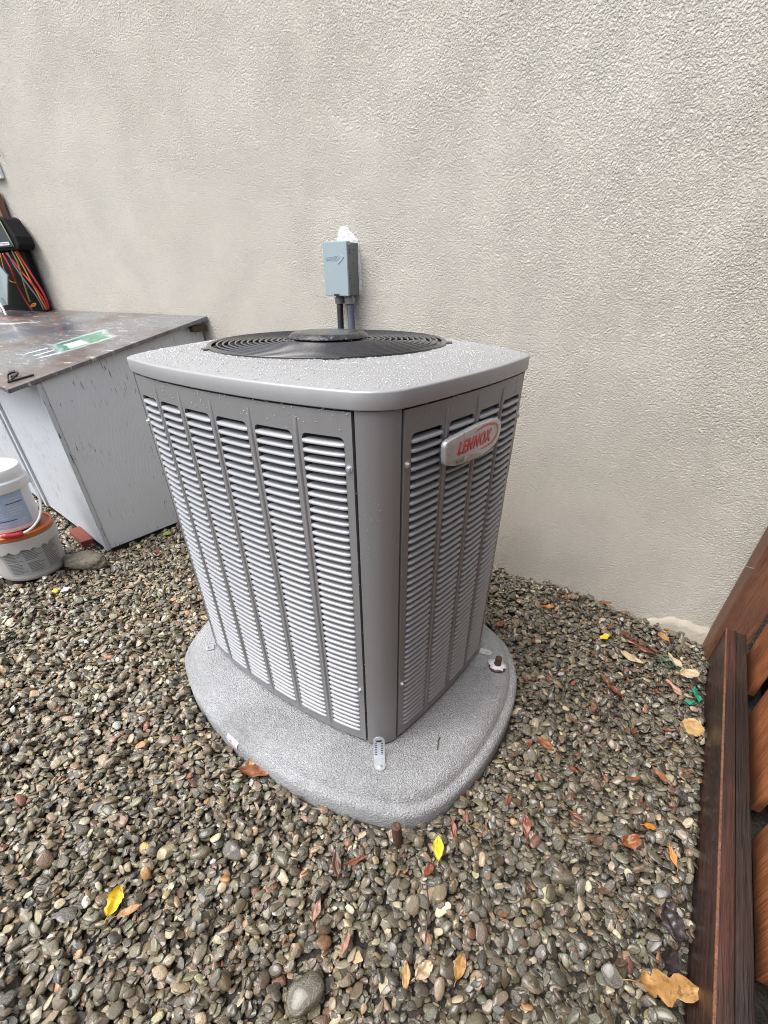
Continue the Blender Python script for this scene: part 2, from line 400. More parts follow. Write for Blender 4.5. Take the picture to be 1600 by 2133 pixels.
def leaf_mat(name, a, b, vein, rough=0.35):
    t = NT(name); co = t.coord()
    n = t.noise(co, 34.0, 4, 0.65)
    c = t.mix(t.ramp(n, [(0.35, 0.0), (0.65, 1.0)]), a, b)
    c = t.mix(t.ramp(t.noise(co, 75.0, 4, 0.7), [(0.54, 0.0), (0.66, 0.8)]), c, vein)
    return t.set(col=c, rough=rough+0.10, coat=0.08, coatr=0.3, normal=t.bump(t.noise(co, 60.0, 3), 0.5, 0.004))
LM = {
 'yellow': leaf_mat('yellow_leaf', (0.55, 0.37, 0.01), (0.62, 0.47, 0.03), (0.25, 0.15, 0.02)),
 'lime': leaf_mat('yellow_green_leaf', (0.60, 0.46, 0.01), (0.26, 0.34, 0.02), (0.35, 0.30, 0.02)),
 'tan': leaf_mat('tan_leaf', (0.36, 0.22, 0.075), (0.46, 0.31, 0.14), (0.18, 0.09, 0.03)),
 'ochre': leaf_mat('ochre_leaf', (0.29, 0.145, 0.04), (0.42, 0.24, 0.085), (0.12, 0.05, 0.02)),
 'pale': leaf_mat('pale_leaf', (0.42, 0.31, 0.19), (0.50, 0.40, 0.27), (0.25, 0.15, 0.08)),
 'orange': leaf_mat('orange_leaf', (0.44, 0.15, 0.02), (0.52, 0.24, 0.05), (0.2, 0.06, 0.01)),
 'redbrown': leaf_mat('red_brown_leaf', (0.13, 0.035, 0.018), (0.24, 0.075, 0.035), (0.05, 0.015, 0.01), 0.28),
 'rust': leaf_mat('rust_leaf', (0.19, 0.06, 0.022), (0.29, 0.115, 0.048), (0.08, 0.03, 0.015), 0.3),
 'dark': leaf_mat('dark_rotten_leaf', (0.020, 0.017, 0.018), (0.055, 0.040, 0.038), (0.01, 0.01, 0.01), 0.22),
 'brown': leaf_mat('brown_leaf', (0.085, 0.045, 0.026), (0.16, 0.09, 0.055), (0.04, 0.02, 0.01), 0.3),
 'green': leaf_mat('green_leaf', (0.22, 0.32, 0.03), (0.34, 0.42, 0.06), (0.12, 0.16, 0.02)),
 'pink': leaf_mat('pinkish_leaf', (0.30, 0.16, 0.12), (0.40, 0.24, 0.18), (0.16, 0.07, 0.05), 0.3),
}

def text_mesh(txt, size, shear=0.0, extrude=0.0006, bold=0.0, sx=1.0, spacing=1.0):
    cu = bpy.data.curves.new('lettering', 'FONT')
    cu.body = txt; cu.size = size; cu.shear = shear; cu.extrude = extrude; cu.offset = bold
    cu.align_x = 'LEFT'; cu.space_character = spacing
    o = bpy.data.objects.new('lettering', cu)
    COL.objects.link(o)
    bpy.context.view_layer.update()
    dg = bpy.context.evaluated_depsgraph_get()
    me = bpy.data.meshes.new_from_object(o.evaluated_get(dg))
    bpy.data.objects.remove(o); bpy.data.curves.remove(cu)
    me.name = 'lettering'
    if sx != 1.0:
        for v in me.vertices: v.co.x *= sx
    return me

def fit_text(me, w, h):
    xs = [v.co.x for v in me.vertices]; ys = [v.co.y for v in me.vertices]
    for v in me.vertices:
        v.co.x = (v.co.x - min(xs)) / (max(xs) - min(xs)) * w
        v.co.y = (v.co.y - min(ys)) / (max(ys) - min(ys)) * h
    return me

def place_text(me, o, ex, ey):
    """maps letter x,y,z to o + x*ex + y*ey + z*(ex x ey)"""
    ex, ey, o = Vector(ex), Vector(ey), Vector(o)
    ez = ex.cross(ey).normalized()
    for v in me.vertices:
        v.co = o + ex*v.co.x + ey*v.co.y + ez*v.co.z
    return me

def catmull(P, n, closed=True):
    P = np.array(P, float); m = len(P); out = []
    d = np.linalg.norm(np.roll(P, -1, 0) - P, axis=1) if closed else np.linalg.norm(P[1:] - P[:-1], axis=1)
    cum = np.concatenate([[0], np.cumsum(d)])
    for tt in np.linspace(0, cum[-1], n, endpoint=not closed):
        i = min(np.searchsorted(cum, tt, side='right') - 1, len(d) - 1); u = (tt - cum[i]) / d[i]
        if closed: a, b, c_, e = P[(i-1) % m], P[i % m], P[(i+1) % m], P[(i+2) % m]
        else: a, b, c_, e = P[max(i-1, 0)], P[i], P[i+1], P[min(i+2, m-1)]
        out.append(0.5*((2*b) + (-a+c_)*u + (2*a-5*b+4*c_-e)*u*u + (-a+3*b-3*c_+e)*u**3))
    return np.array(out)

def offset(P, d):
    """moves a counter-clockwise outline inwards by d"""
    T = np.roll(P, -1, 0) - np.roll(P, 1, 0); T /= np.linalg.norm(T, axis=1)[:, None]
    N = np.stack([-T[:, 1], T[:, 0]], 1)
    return P + N*d

def inside(P, x, y):
    x = np.atleast_1d(x); y = np.atleast_1d(y); r = np.zeros(x.shape, bool)
    x1, y1 = P[:, 0], P[:, 1]; x2, y2 = np.roll(x1, -1), np.roll(y1, -1)
    for a, b, c_, d in zip(x1, y1, x2, y2):
        cond = (b > y) != (d > y)
        with np.errstate(divide='ignore', invalid='ignore'):
            r ^= cond & (x < (c_-a)*(y-b)/(d-b+1e-15) + a)
    return r

# ------------------------------------------------------------------ placement of the main things
PHI = -0.09848
AC = Vector((0.0, -0.83404, 0.0))
def u2w(x, y):
    c, s = math.cos(PHI), math.sin(PHI)
    return c*x - s*y + AC.x, s*x + c*y + AC.y
PAD = catmull([(.395,.417),(.29,.462),(.12,.49),(-.08,.49),(-.27,.46),(-.42,.40),(-.52,.30),(-.565,.15),(-.575,-.03),(-.555,-.19),(-.507,-.31),(-.45,-.397),(-.389,-.449),
               (-.251,-.509),(-.144,-.535),(.04,-.561),(.202,-.556),(.347,-.543),(.484,-.510),(.575,-.478),(.625,-.44),(.656,-.385),(.676,-.298),(.681,-.143),(.667,.013),
               (.637,.143),(.585,.258),(.506,.354)], 260)
PAD = offset(PAD, .002)
_fd = np.hypot(PAD[:, 0]-.60, PAD[:, 1]+.45)
PAD = PAD + np.array([-.60, .80])[None, :]*(.026*np.exp(-(_fd/.24)**2))[:, None]
PAD_W = np.array([u2w(*p) for p in PAD])
CAB = [(-1.522,-.870),(-1.462,-.012),(-3.35,-.012),(-3.35,-.565)]
CAB_LOW = np.array([CAB[0], CAB[1], CAB[2], CAB[3]])
PAIL = (-1.685, -1.155)

def ground_h(x, y):
    x = np.asarray(x, float); y = np.asarray(y, float)
    k = np.clip((x - 0.62) / 0.55, 0, 1); k = k*k*(3-2*k)
    near = np.clip((y + 0.75) / 0.6, 0, 1); near = near*near*(3-2*near)
    return near * (0.036 - 0.062*k) * np.clip((x + 0.9)/0.6, 0, 1) - 0.012

# ------------------------------------------------------------------ the setting: ground and house wall
n = 60
gx_ = np.concatenate([[-14, -8, -5], np.linspace(-3.6, 1.9, 70), [4, 9, 14]])
gy_ = np.concatenate([[-14, -8, -5], np.linspace(-2.9, 0.02, 50)])
GX, GY = np.meshgrid(gx_, gy_)
GZ = ground_h(GX, GY) - 0.024
GZ[(GX < -3.7) | (GX > 2.0) | (GY < -3.0)] = -0.03
m_ = MB(); nx_ = len(gx_)
m_.add(np.stack([GX.ravel(), GY.ravel(), GZ.ravel()], 1), [(j*nx_+i, j*nx_+i+1, (j+1)*nx_+i+1, (j+1)*nx_+i) for j in range(len(gy_)-1) for i in range(nx_-1)])
ground = m_.build('ground', M_soil, smooth=True)
tag(ground, kind='structure')

wall = empty('stucco_wall', (0, 0, 0))
tag(wall, 'beige stucco house wall with rough texture behind the condenser unit', 'house wall')
MB().box((-9.0, 0.0, -0.3), (5.0, 0.22, 4.6)).build('wall_face', M_stucco, wall)
rng = random.Random(4)
xs = np.linspace(0.955, 1.30, 20); f_ = []; m_ = MB()
top = [0.012 - .045*max(0, 1-i/4.5) + 0.005*math.sin(i*1.7) + rng.uniform(-.004, .004) for i in range(20)]
dep = [-0.020 - 0.012*(i/19) + rng.uniform(-.003, .003) for i in range(20)]
v = []
for x, z, d in zip(xs, top, dep): v += [(x, 0.004, z + .012), (x, d*0.7, z + .006), (x, d, z - .012), (x, d - .006, -0.2)]
m_.add(v, [(i*4+k, (i+1)*4+k, (i+1)*4+k+1, i*4+k+1) for i in range(19) for k in range(3)])
m_.build('footing', M_concrete, wall, smooth=True)['label'] = 'pale concrete footing lip exposed at the base of the wall'
# white sealant patch above and beside the switch box
pts = [(-.566,1.245),(-.556,1.268),(-.549,1.287),(-.535,1.296),(-.520,1.297),(-.503,1.291),(-.497,1.280),(-.484,1.276),(-.474,1.262),(-.459,1.255),(-.452,1.225),(-.446,1.16),(-.447,1.10),(-.452,1.078),(-.50,1.07),(-.56,1.078)]
pc = np.mean(pts, 0); m_ = MB(); k = len(pts)
o_ = [(x, -0.001, z) for x, z in pts]; i_ = [(x*.9+pc[0]*.1, -0.006 - .002*(j % 3), z*.93+pc[1]*.07) for j, (x, z) in enumerate(pts)]
m_.add(o_ + i_ + [(pc[0], -.008, pc[1])], [(j, (j+1) % k, k+(j+1) % k, k+j) for j in range(k)] + [(k+j, k+(j+1) % k, 2*k) for j in range(k)])
m_.build('sealant_patch', M_caulk, wall, smooth=True)['label'] = 'white sealant smeared on the wall around the switch box'

# ------------------------------------------------------------------ gravel: stones dropped one by one on a height map
RES = 0.005
X0, X1, Y0, Y1 = -3.9, 1.245, -2.9, 0.0
NX, NY = int((X1-X0)/RES), int((Y1-Y0)/RES)
cx_ = X0 + (np.arange(NX)+.5)*RES; cy_ = Y0 + (np.arange(NY)+.5)*RES
HX, HY = np.meshgrid(cx_, cy_)
HM = (ground_h(HX, HY) - 0.020)
def in_fp(x, y, grow=0.0):
    P = offset(PAD_W, -grow)
    r = inside(P, x, y)
    r |= inside(CAB_LOW, x, y)
    r |= np.hypot(x - PAIL[0], y - PAIL[1]) < 0.137 + grow
    r |= (x > 1.207 - grow)
    return r
PALETTE = [((.150,.135,.088), 24), ((.105,.096,.066), 17), ((.050,.048,.042), 13), ((.205,.198,.165), 13), ((.165,.118,.070), 10), ((.32,.25,.165), 6),
           ((.54,.49,.41), 5.5), ((.68,.64,.58), 2.6), ((.23,.075,.04), 1.6), ((.115,.13,.085), 3), ((.155,.165,.18), 2.6), ((.38,.20,.07), 1.6), ((.19,.125,.10), 1.6)]
pw = np.array([w for _, w in PALETTE]); pw = pw/pw.sum(); pcols = np.array([c for c, _ in PALETTE])
N1 = 130000
sx = RNG.uniform(X0+.01, X1-.012, N1*2); sy = RNG.uniform(Y0+.01, -.008, N1*2)
# thin out what lies far outside the view
keep = ((sx > -2.5) & (sy > -2.4)) | (RNG.random(N1*2) < 0.7)
sx, sy = sx[keep], sy[keep]
keep = ~in_fp(sx, sy, 0.007); sx, sy = sx[keep][:N1], sy[keep][:N1]
N1 = len(sx)
L_ = np.clip(np.exp(RNG.normal(math.log(0.0185), 0.38, N1)), .0085, .042)
order = np.argsort(-(L_ < .02).astype(float) + RNG.normal(0, .6, N1)); sx, sy, L_ = sx[order], sy[order], L_[order]
asp = RNG.uniform(.45, .86, N1); thk = RNG.uniform(.24, .44, N1); yaw = RNG.uniform(0, 2*np.pi, N1)
stones = []
for i in range(N1):
    a, b = L_[i]*.5, L_[i]*.5*asp[i]; tz = L_[i]*.5*thk[i]*(0.75+.25*asp[i])
    x, y = sx[i], sy[i]
    r = a
    i0 = max(int((x-r-X0)/RES), 0); i1 = min(int((x+r-X0)/RES)+1, NX); j0 = max(int((y-r-Y0)/RES), 0); j1 = min(int((y+r-Y0)/RES)+1, NY)
    sub = HM[j0:j1, i0:i1]
    if sub.size < 4: continue
    ca, sa = math.cos(yaw[i]), math.sin(yaw[i])
    dx = HX[j0:j1, i0:i1] - x; dy = HY[j0:j1, i0:i1] - y
    u = (dx*ca + dy*sa)/a; w = (-dx*sa + dy*ca)/b
    q2 = u*u + w*w; msk = q2 < 1
    if msk.sum() < 2: continue
    hs = sub[msk]; h = hs.mean()
    # slope under the stone
    mx, my = dx[msk], dy[msk]; vx = (mx*mx).mean() + 1e-8; vy = (my*my).mean() + 1e-8
    gxs = np.clip(((hs-h)*mx).mean()/vx, -.7, .7); gys = np.clip(((hs-h)*my).mean()/vy, -.7, .7)
    zc = .6*h + .4*hs.max() + .42*tz
    zt_ = zc + gxs*dx + gys*dy + tz*np.sqrt(np.clip(1-q2, 0, 1))
    base0 = ground_h(x, y)
    if zc - base0 > 0.034: continue
    HM[j0:j1, i0:i1] = np.where(msk, np.maximum(sub, zt_), sub)
    nrm = Vector((-gxs + RNG.normal(0, .16), -gys + RNG.normal(0, .16), 1)).normalized()
    stones.append((x, y, zc, a, b, tz, yaw[i], nrm))
# a few larger, well-rounded stones seen in the photograph
for (x, y, s, asp_, ci) in [(0.553,-1.735,.078,.78,0),(0.145,-1.66,.05,.62,4),(0.214,-1.61,.064,.72,6),(0.57,-1.29,.045,.7,0),(0.70,-1.43,.055,.6,0),(0.60,-1.47,.048,.8,0),(0.07,-1.70,.05,.7,3),
                           (-.55,-1.38,.055,.5,2),(-.35,-1.47,.05,.6,3),(.24,-1.98,.045,.7,1),(.86,-1.6,.055,.75,4),(1.04,-1.05,.05,.85,0),(.93,-1.24,.055,.6,1),(.33,-1.56,.05,.65,3),(-1.24,-1.06,.05,.5,1)]:
    i, j = int((x-X0)/RES), int((y-Y0)/RES)
    h = HM[j-4:j+5, i-4:i+5].mean(); tz = s*.5*.55
    stones.append((x, y, h+.2*tz, s*.5, s*.5*asp_, tz, RNG.uniform(0, 6), Vector((RNG.normal(0,.08), RNG.normal(0,.08), 1)).normalized()))
NS = len(stones)
def hmax(x, y, r=0.012, f=np.max):
    i, j = int((x-X0)/RES), int((y-Y0)/RES); k = max(1, int(r/RES))
    return float(f(HM[max(j-k, 0):j+k+1, max(i-k, 0):i+k+1]))

# stone shapes
stone_col = bpy.data.collections.new('stone_shapes')
SHAPES = []
for k in range(22):
    bm = bmesh.new()
    bmesh.ops.create_icosphere(bm, subdivisions=3, radius=1.0)
    off = Vector((k*7.3, k*3.1, k*1.7))
    cuts = []
    rk = random.Random(100+k)
    ang = k % 11 in (1, 2, 3, 5, 6, 8, 10)
    for _ in range(7 if ang else 3):
        d = Vector((rk.gauss(0,1), rk.gauss(0,1), rk.gauss(0,.8))).normalized()
        cuts.append((d, rk.uniform(.55, .75) if ang else rk.uniform(.74, .92)))
    for v in bm.verts:
        p = v.co.copy()
        e = 2.5
        q = (abs(p.x)**e + abs(p.y)**e + abs(p.z)**e) ** (-1/e)
        p = p*q
        for d, h in cuts:
            dd = p.dot(d)
            if dd > h: p -= d*(dd-h)*(.92 if ang else .75)
        p *= 1 + .16*mnoise.noise(p*1.1+off) + (.06 if ang else .03)*mnoise.noise(p*3.1+off)
        p.x *= 1 + .12*p.y*math.sin(k)
        v.co = p
    me = bpy.data.meshes.new('pebble_shape'); bm.to_mesh(me); bm.free()
    me.materials.append(M_stone)
    if not ang: me.shade_smooth()
    else:
        me.shade_smooth()
    o = bpy.data.objects.new('pebble_shape_%02d' % k, me)
    stone_col.objects.link(o); SHAPES.append(me)

camp = np.array(cam.location); Fv = np.array(_F); Rv = np.array(_R); Uv = np.array(_U)
ps = np.array([[s[0], s[1], s[2]] for s in stones]); rel = ps - camp
dep_ = rel @ Fv; px = 798.2 + 930.9*(rel @ Rv)/dep_; py = 1290.9 - 930.9*(rel @ Uv)/dep_
top_vis = np.array([s[2]+s[5]*.8 >= hmax(s[0], s[1], .006) - .003 for s in stones])
size_px = np.array([s[3]+s[4] for s in stones])*930.9/dep_
score = np.where((px > 10) & (px < 1450) & (py < 2110) & (py > 1000) & top_vis & (dep_ > 0), size_px, 0)
big_idx = set(np.argsort(-score)[:300].tolist())
cidx = RNG.choice(len(PALETTE), NS, p=pw)
sm_ = np.array([s[3] < .0068 for s in stones]) & (RNG.random(NS) < .22)
cidx[sm_] = RNG.choice([5, 6, 7, 8, 11], sm_.sum(), p=[.34, .34, .14, .08, .10])
scol = pcols[cidx] * RNG.uniform(.62, 1.30, NS)[:, None] * RNG.normal(1, .05, (NS, 3))
scol = np.clip(scol * np.array([1.08, .93, .68]) * np.interp(ps[:, 0], [-2.0, -.6, .3, .9], [1.2, 1.10, .86, .54])[:, None] * np.exp(RNG.normal(0, .30, NS))[:, None], .006, .62)  # stones darkened toward the fence: its shade plus wetness put into the colour
shp = RNG.integers(0, len(SHAPES), NS)
eul = []
for s in stones:
    qn = Vector((0,0,1)).rotation_difference(s[7])
    from mathutils import Quaternion
    eul.append((qn @ Quaternion((0,0,1), s[6])).to_euler())
small = [i for i in range(NS) if i not in big_idx]
me = bpy.data.meshes.new('gravel')
me.from_pydata([tuple(ps[i]) for i in small], [], [])
def attr(nm, typ, data, key):
    a = me.attributes.new(nm, typ, 'POINT'); a.data.foreach_set(key, np.asarray(data, dtype=np.float32 if typ != 'INT' else np.int32).ravel())
attr('erot', 'FLOAT_VECTOR', [tuple(eul[i]) for i in small], 'vector')
attr('scl', 'FLOAT_VECTOR', [(stones[i][3], stones[i][4], stones[i][5]) for i in small], 'vector')
attr('sidx', 'INT', [int(shp[i]) for i in small], 'value')
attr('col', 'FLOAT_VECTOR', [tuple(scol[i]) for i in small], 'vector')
gravel = link('gravel', me, M_stone)
tag(gravel, kind='stuff')
gravel.parent = ground
ng = bpy.data.node_groups.new('gravel_nodes', 'GeometryNodeTree')
ng.interface.new_socket('Geometry', in_out='INPUT', socket_type='NodeSocketGeometry')
ng.interface.new_socket('Geometry', in_out='OUTPUT', socket_type='NodeSocketGeometry')
gi = ng.nodes.new('NodeGroupInput'); go = ng.nodes.new('NodeGroupOutput')
ci = ng.nodes.new('GeometryNodeCollectionInfo'); ci.inputs['Collection'].default_value = stone_col
ci.inputs['Separate Children'].default_value = True; ci.inputs['Reset Children'].default_value = True
iop = ng.nodes.new('GeometryNodeInstanceOnPoints'); iop.inputs['Pick Instance'].default_value = True
def na(nm, dt):
    o = ng.nodes.new('GeometryNodeInputNamedAttribute'); o.data_type = dt; o.inputs['Name'].default_value = nm; return o.outputs['Attribute']
e2r = ng.nodes.new('FunctionNodeEulerToRotation')
ng.links.new(gi.outputs[0], iop.inputs['Points']); ng.links.new(ci.outputs[0], iop.inputs['Instance'])
ng.links.new(na('sidx', 'INT'), iop.inputs['Instance Index'])
ng.links.new(na('erot', 'FLOAT_VECTOR'), e2r.inputs[0]); ng.links.new(e2r.outputs[0], iop.inputs['Rotation'])
ng.links.new(na('scl', 'FLOAT_VECTOR'), iop.inputs['Scale'])
ng.links.new(iop.outputs[0], go.inputs[0])
gravel.modifiers.new('stones', 'NODES').node_group = ng
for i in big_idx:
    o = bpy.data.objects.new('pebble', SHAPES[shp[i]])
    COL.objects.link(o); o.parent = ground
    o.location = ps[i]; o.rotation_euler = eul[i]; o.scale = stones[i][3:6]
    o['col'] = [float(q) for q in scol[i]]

# ------------------------------------------------------------------ condenser pad
ZB = -0.07                               # child offset below the unit's own base
pad = empty('equipment_pad', (AC.x, AC.y, 0), PHI)
tag(pad, 'light grey rough textured pad with rounded corners under the condenser unit', 'equipment pad')
prof = [(0,-.06),(0,.014),(.003,.024),(.008,.030),(.016,.033),(.022,.0335),(.026,.0335),(.029,.038),(.033,.048),(.040,.058),(.052,.0655),(.070,.070),(.25,.0705)]
v = []; n = len(PAD)
cpad = PAD.mean(0)
for d, z in prof:
    Q = offset(PAD, d) if d < .1 else cpad + (PAD-cpad)*.5
    v += [(x, y, z) for x, y in Q]
f = [(i*n+k, i*n+(k+1) % n, (i+1)*n+(k+1) % n, (i+1)*n+k) for i in range(len(prof)-1) for k in range(n)]
v.append((cpad[0], cpad[1], .0705)); f += [((len(prof)-1)*n+k, (len(prof)-1)*n+(k+1) % n, len(v)-1) for k in range(n)]
MB().add(v, f).build('slab', M_pad, pad, smooth=True)
# product label bent over the rim
c_, s_ = math.cos(-PHI), math.sin(-PHI)
def w2u(x, y):
    dx, dy = x-AC.x, y-AC.y
    return c_*dx - s_*dy, s_*dx + c_*dy
k0 = int(np.argmin(np.hypot(PAD[:, 0]-0.035, PAD[:, 1]+.558)))
T = PAD[k0+2]-PAD[k0-2]; T /= np.linalg.norm(T); Nn = np.array([-T[1], T[0]])
pr = [(-.0012,.010),(-.0012,.021),(.004,.0285),(.009,.0318)]
m_ = MB(); v = []
for sgn in np.linspace(-.026, .028, 5):
    for d, z in pr: v.append((*(PAD[k0] + T*sgn + Nn*d), z))
m_.add(v, [(i*4+j, (i+1)*4+j, (i+1)*4+j+1, i*4+j+1) for i in range(4) for j in range(3)])
plab = m_.build('product_label', M_white, pad)
plab['label'] = 'small white product label with black and red letters on the pad rim'
exv = Vector((*T, 0)); eyv = Vector((Nn[0]*.7, Nn[1]*.7, .72)).normalized()
for txt, mt, s0 in (('TRA', M_ink, -.023), ('LITE', M_red, -.001)):
    me_ = fit_text(text_mesh(txt, .02, .2, .0003), .020 if txt == 'TRA' else .024, .0075)
    place_text(me_, Vector((*(PAD[k0] + T*s0 - Nn*.0020), .0215)), exv, eyv)
    link('lettering', me_, mt, plab)

# ------------------------------------------------------------------ air conditioner
ac = empty('air_conditioner', (AC.x, AC.y, .07), PHI)
tag(ac, 'grey outdoor condenser unit with louvred sides and black round fan guard', 'air conditioner')
def part(m, name, mt, parent=ac, **k):
    o = m.build(name, mt, parent, **k)
    if parent is ac: o.location = (0, 0, ZB)
    return o
ZP0, ZP1 = .085, .9545
FU = np.array([-.304,-.240,-.176,-.110,-.055,.007,.07,.135,.2,.26,.317,.387]); FY = np.array([-.350,-.3625,-.372,-.3775,-.380,-.3813,-.381,-.3785,-.374,-.3675,-.358,-.342])
RY = np.array([-.275,-.19,-.09,.01,.105,.213]); RX = np.array([.4500,.459,.464,.466,.463,.4525])
cf = np.polyfit(FU, FY, 4); cr = np.polyfit(RY, RX, 4)
def s_front(u): return np.array([u, np.polyval(cf, u)])
def n_front(u):
    d = np.polyval(np.polyder(cf), u); q = np.array([d, -1.0]); return q/np.linalg.norm(q)
def s_right(u): return np.array([np.polyval(cr, u), u])
def n_right(u):
    d = np.polyval(np.polyder(cr), u); q = np.array([1.0, -d]); return q/np.linalg.norm(q)
ZO0, ZO1, ROWS = .118, .912, 47
PITCH = (ZO1-ZO0)/ROWS
louvre_list = []
def louvred(sf, nf, u0, u1, cols, rib_side):
    """sheet with one tall opening per column, flanges folded in"""
    m = MB(); RC = .010
    bps = [u0]
    for a, b in cols: bps += [a, b]
    bps.append(u1)
    P3 = lambda u, z, d=0.0: (*(sf(u) - nf(u)*d), z)
    def strip(ua, ub, za, zb, k):
        us = np.linspace(ua, ub, k)
        n0 = len(m.v)
        m.v += [P3(u, z) for z in (za, zb) for u in us]
        m.f += [(n0+i, n0+i+1, n0+k+i+1, n0+k+i) for i in range(k-1)]
    strip(u0, u1, ZP0, ZO0, 40); strip(u0, u1, ZO1, ZP1, 40)
    for a, b in zip(bps[0::2], bps[1::2]): strip(a, b, ZO0, ZO1, 3)
    def ring(loop, d):
        n0 = len(m.v); k = len(loop)
        m.v += [P3(u, z) for u, z in loop] + [P3(u, z, d) for u, z in loop]
        m.f += [(n0+i, n0+(i+1) % k, n0+k+(i+1) % k, n0+k+i) for i in range(k)]
    for a, b in cols:
        ring([(u, ZO0) for u in np.linspace(a, b, 6)] + [(u, ZO1) for u in np.linspace(b, a, 6)], .006)
        for (ue, sg) in ((a, 1), (b, -1)):            # rounded upper corners
            n0 = len(m.v)
            m.v += [P3(ue, ZO1)] + [P3(ue + sg*RC*(1-math.cos(t)), ZO1 - RC*(1-math.sin(t))) for t in np.linspace(0, math.pi/2, 5)]
            m.f += [(n0, n0+1+i, n0+2+i) for i in range(4)]
    ring([(u, ZP0) for u in np.linspace(u0, u1, 40)] + [(u, ZP1) for u in np.linspace(u1, u0, 40)], .022)
    pan = part(m, 'louvred_panel', M_steel)
    for k_, (a, b) in enumerate(cols):
        w = b-a; us = [0, .05, .12, .3, .5, .7, .88, .95, 1]
        taper = [0, .55, .92, 1, 1, 1, .92, .6, 0]
        mm = MB(); vv = []
        for uu, tp in zip(us, taper):
            u = a + uu*w
            pr_ = [(.0005+.0032*tp, -.0009), (.0038*tp+.0005, .0014), (.0022*tp, .0042), (-.0040*tp, .0042+.0018*tp), (-.0120*tp, .0044+.0034*tp)]
            vv += [(*(sf(u) + nf(u)*d), z) for d, z in pr_]
        mm.add(vv, [(i*5+j, (i+1)*5+j, (i+1)*5+j+1, i*5+j+1) for i in range(8) for j in range(4)])
        louvre_list.append((pan, mm, k_))
    # pressed ribs between the columns
    for (a, b), (c, d) in zip(cols[:-1], cols[1:]):
        uc = (b+c)/2
        mr = MB(); vv = []
        zs = [ZO0-.020, ZO0-.008, ZO0+.02] + list(np.linspace(.2, .85, 6)) + [ZO1-.02, ZO1+.012, ZO1+.028]
        am = [.05, .6] + [1]*8 + [.7, .05]
        for z, q in zip(zs, am):
            for tt in (-1, -.5, 0, .5, 1):
                vv.append((*(sf(uc + tt*.0042) + nf(uc)*(.0004 + .0030*q*(1-tt*tt))), z))
        mr.add(vv, [(i*5+j, i*5+j+1, (i+1)*5+j+1, (i+1)*5+j) for i in range(len(zs)-1) for j in range(4)])
        mr.build('rib', M_steel, pan, smooth=True)
    return pan
FCOLS = [(-.283,-.197),(-.175,-.088),(-.066,.027),(.049,.143),(.166,.260),(.283,.371)]
RCOLS = [(-.256,-.163),(-.141,-.047),(-.025,.069),(.089,.191)]
panel_f = louvred(s_front, n_front, -.303, .3865, FCOLS, 1)
panel_r = louvred(s_right, n_right, -.2745, .213, RCOLS, 1)
panel_f['label'] = 'front louvred panel with six columns of slats'
panel_r['label'] = 'right louvred panel carrying the maker badge'
# slats: the 300 that show largest one by one, the rest as one part
plan = [(5, ROWS), (4, ROWS), (3, ROWS), (6, ROWS), (7, ROWS), (2, 42), (8, 23)]
full = {c: n_ for c, n_ in plan}
rest = MB()
for ci_, (pan, mm, k_) in enumerate(louvre_list):
    nfull = full.get(ci_, 0); me = None
    for r_ in range(ROWS):
        z = ZO1 - (r_+1)*PITCH + .0012
        if r_ < nfull:
            if me is None:
                o = mm.build('louvre', M_louvre, pan, smooth=True); me = o.data
            else:
                o = bpy.data.objects.new('louvre', me); COL.objects.link(o); o.parent = pan
            o.location = (0, 0, z)
        else:
            rest.add([(x, y, zz+z) for x, y, zz in mm.v], mm.f)
ro = part(rest, 'louvres', M_louvre, smooth=True); ro['kind'] = 'stuff'
# body outline (posts, rear panels)
BODY = [(-.335,-.325),(-.318,-.343),(-.304,-.350),(-.176,-.372),(-.055,-.380),(.07,-.381),(.2,-.374),(.317,-.358),(.387,-.342),(.408,-.333),(.428,-.318),(.443,-.297),(.450,-.275),(.459,-.19),(.464,-.09),(.466,.01),(.463,.105),
        (.4525,.213),(.436,.244),(.408,.268),(.365,.288),(.25,.318),(.05,.34),(-.15,.335),(-.3,.318),(-.350,.300),(-.375,.265),(-.395,.15),(-.40,0),(-.385,-.15),(-.360,-.26),(-.347,-.305)]
BODYS = catmull(BODY, 320)
def wall_strip(name, pts, z0, z1, mt, label=None, thick=.02):
    k = len(pts); P = np.array(pts)
    T = np.gradient(P, axis=0); T /= np.linalg.norm(T, axis=1)[:, None]; N = np.stack([-T[:, 1], T[:, 0]], 1)
    I = P + N*thick
    v = [(*p, z) for z in (z0, z1) for p in P] + [(*p, z) for z in (z0, z1) for p in I]
    f = [(i, i+1, k+i+1, k+i) for i in range(k-1)] + [(2*k+i+1, 2*k+i, 3*k+i, 3*k+i+1) for i in range(k-1)]
    f += [(k+i, k+i+1, 3*k+i+1, 3*k+i) for i in range(k-1)] + [(i+1, i, 2*k+i, 2*k+i+1) for i in range(k-1)]
    f += [(0, k, 3*k, 2*k), (k-1, 3*k-1, 4*k-1, 2*k-1)]
    o = part(MB().add(v, f), name, mt, smooth=True, auto=.7)
    if label: o['label'] = label
    return o
wall_strip('corner_post', catmull([(.3925,-.3405),(.410,-.332),(.428,-.318),(.441,-.299),(.4475,-.2805)], 18, False), .077, .957, M_steel, 'plain rounded front corner post')
wall_strip('corner_post', catmull([(.4495,.220),(.436,.244),(.408,.268),(.365,.288)], 14, False), .08, .957, M_steel)
wall_strip('corner_post', catmull([(-.350,-.300),(-.342,-.320),(-.325,-.340),(-.3085,-.3495)], 12, False), .08, .957, M_steel)
wall_strip('corner_post', catmull([(-.3,.318),(-.350,.300),(-.373,.268),(-.378,.25)], 14, False), .08, .957, M_steel)
wall_strip('rear_panel', catmull([(.358,.290),(.25,.318),(.05,.34),(-.15,.335),(-.294,.319)], 30, False), .085, .957, M_steel)
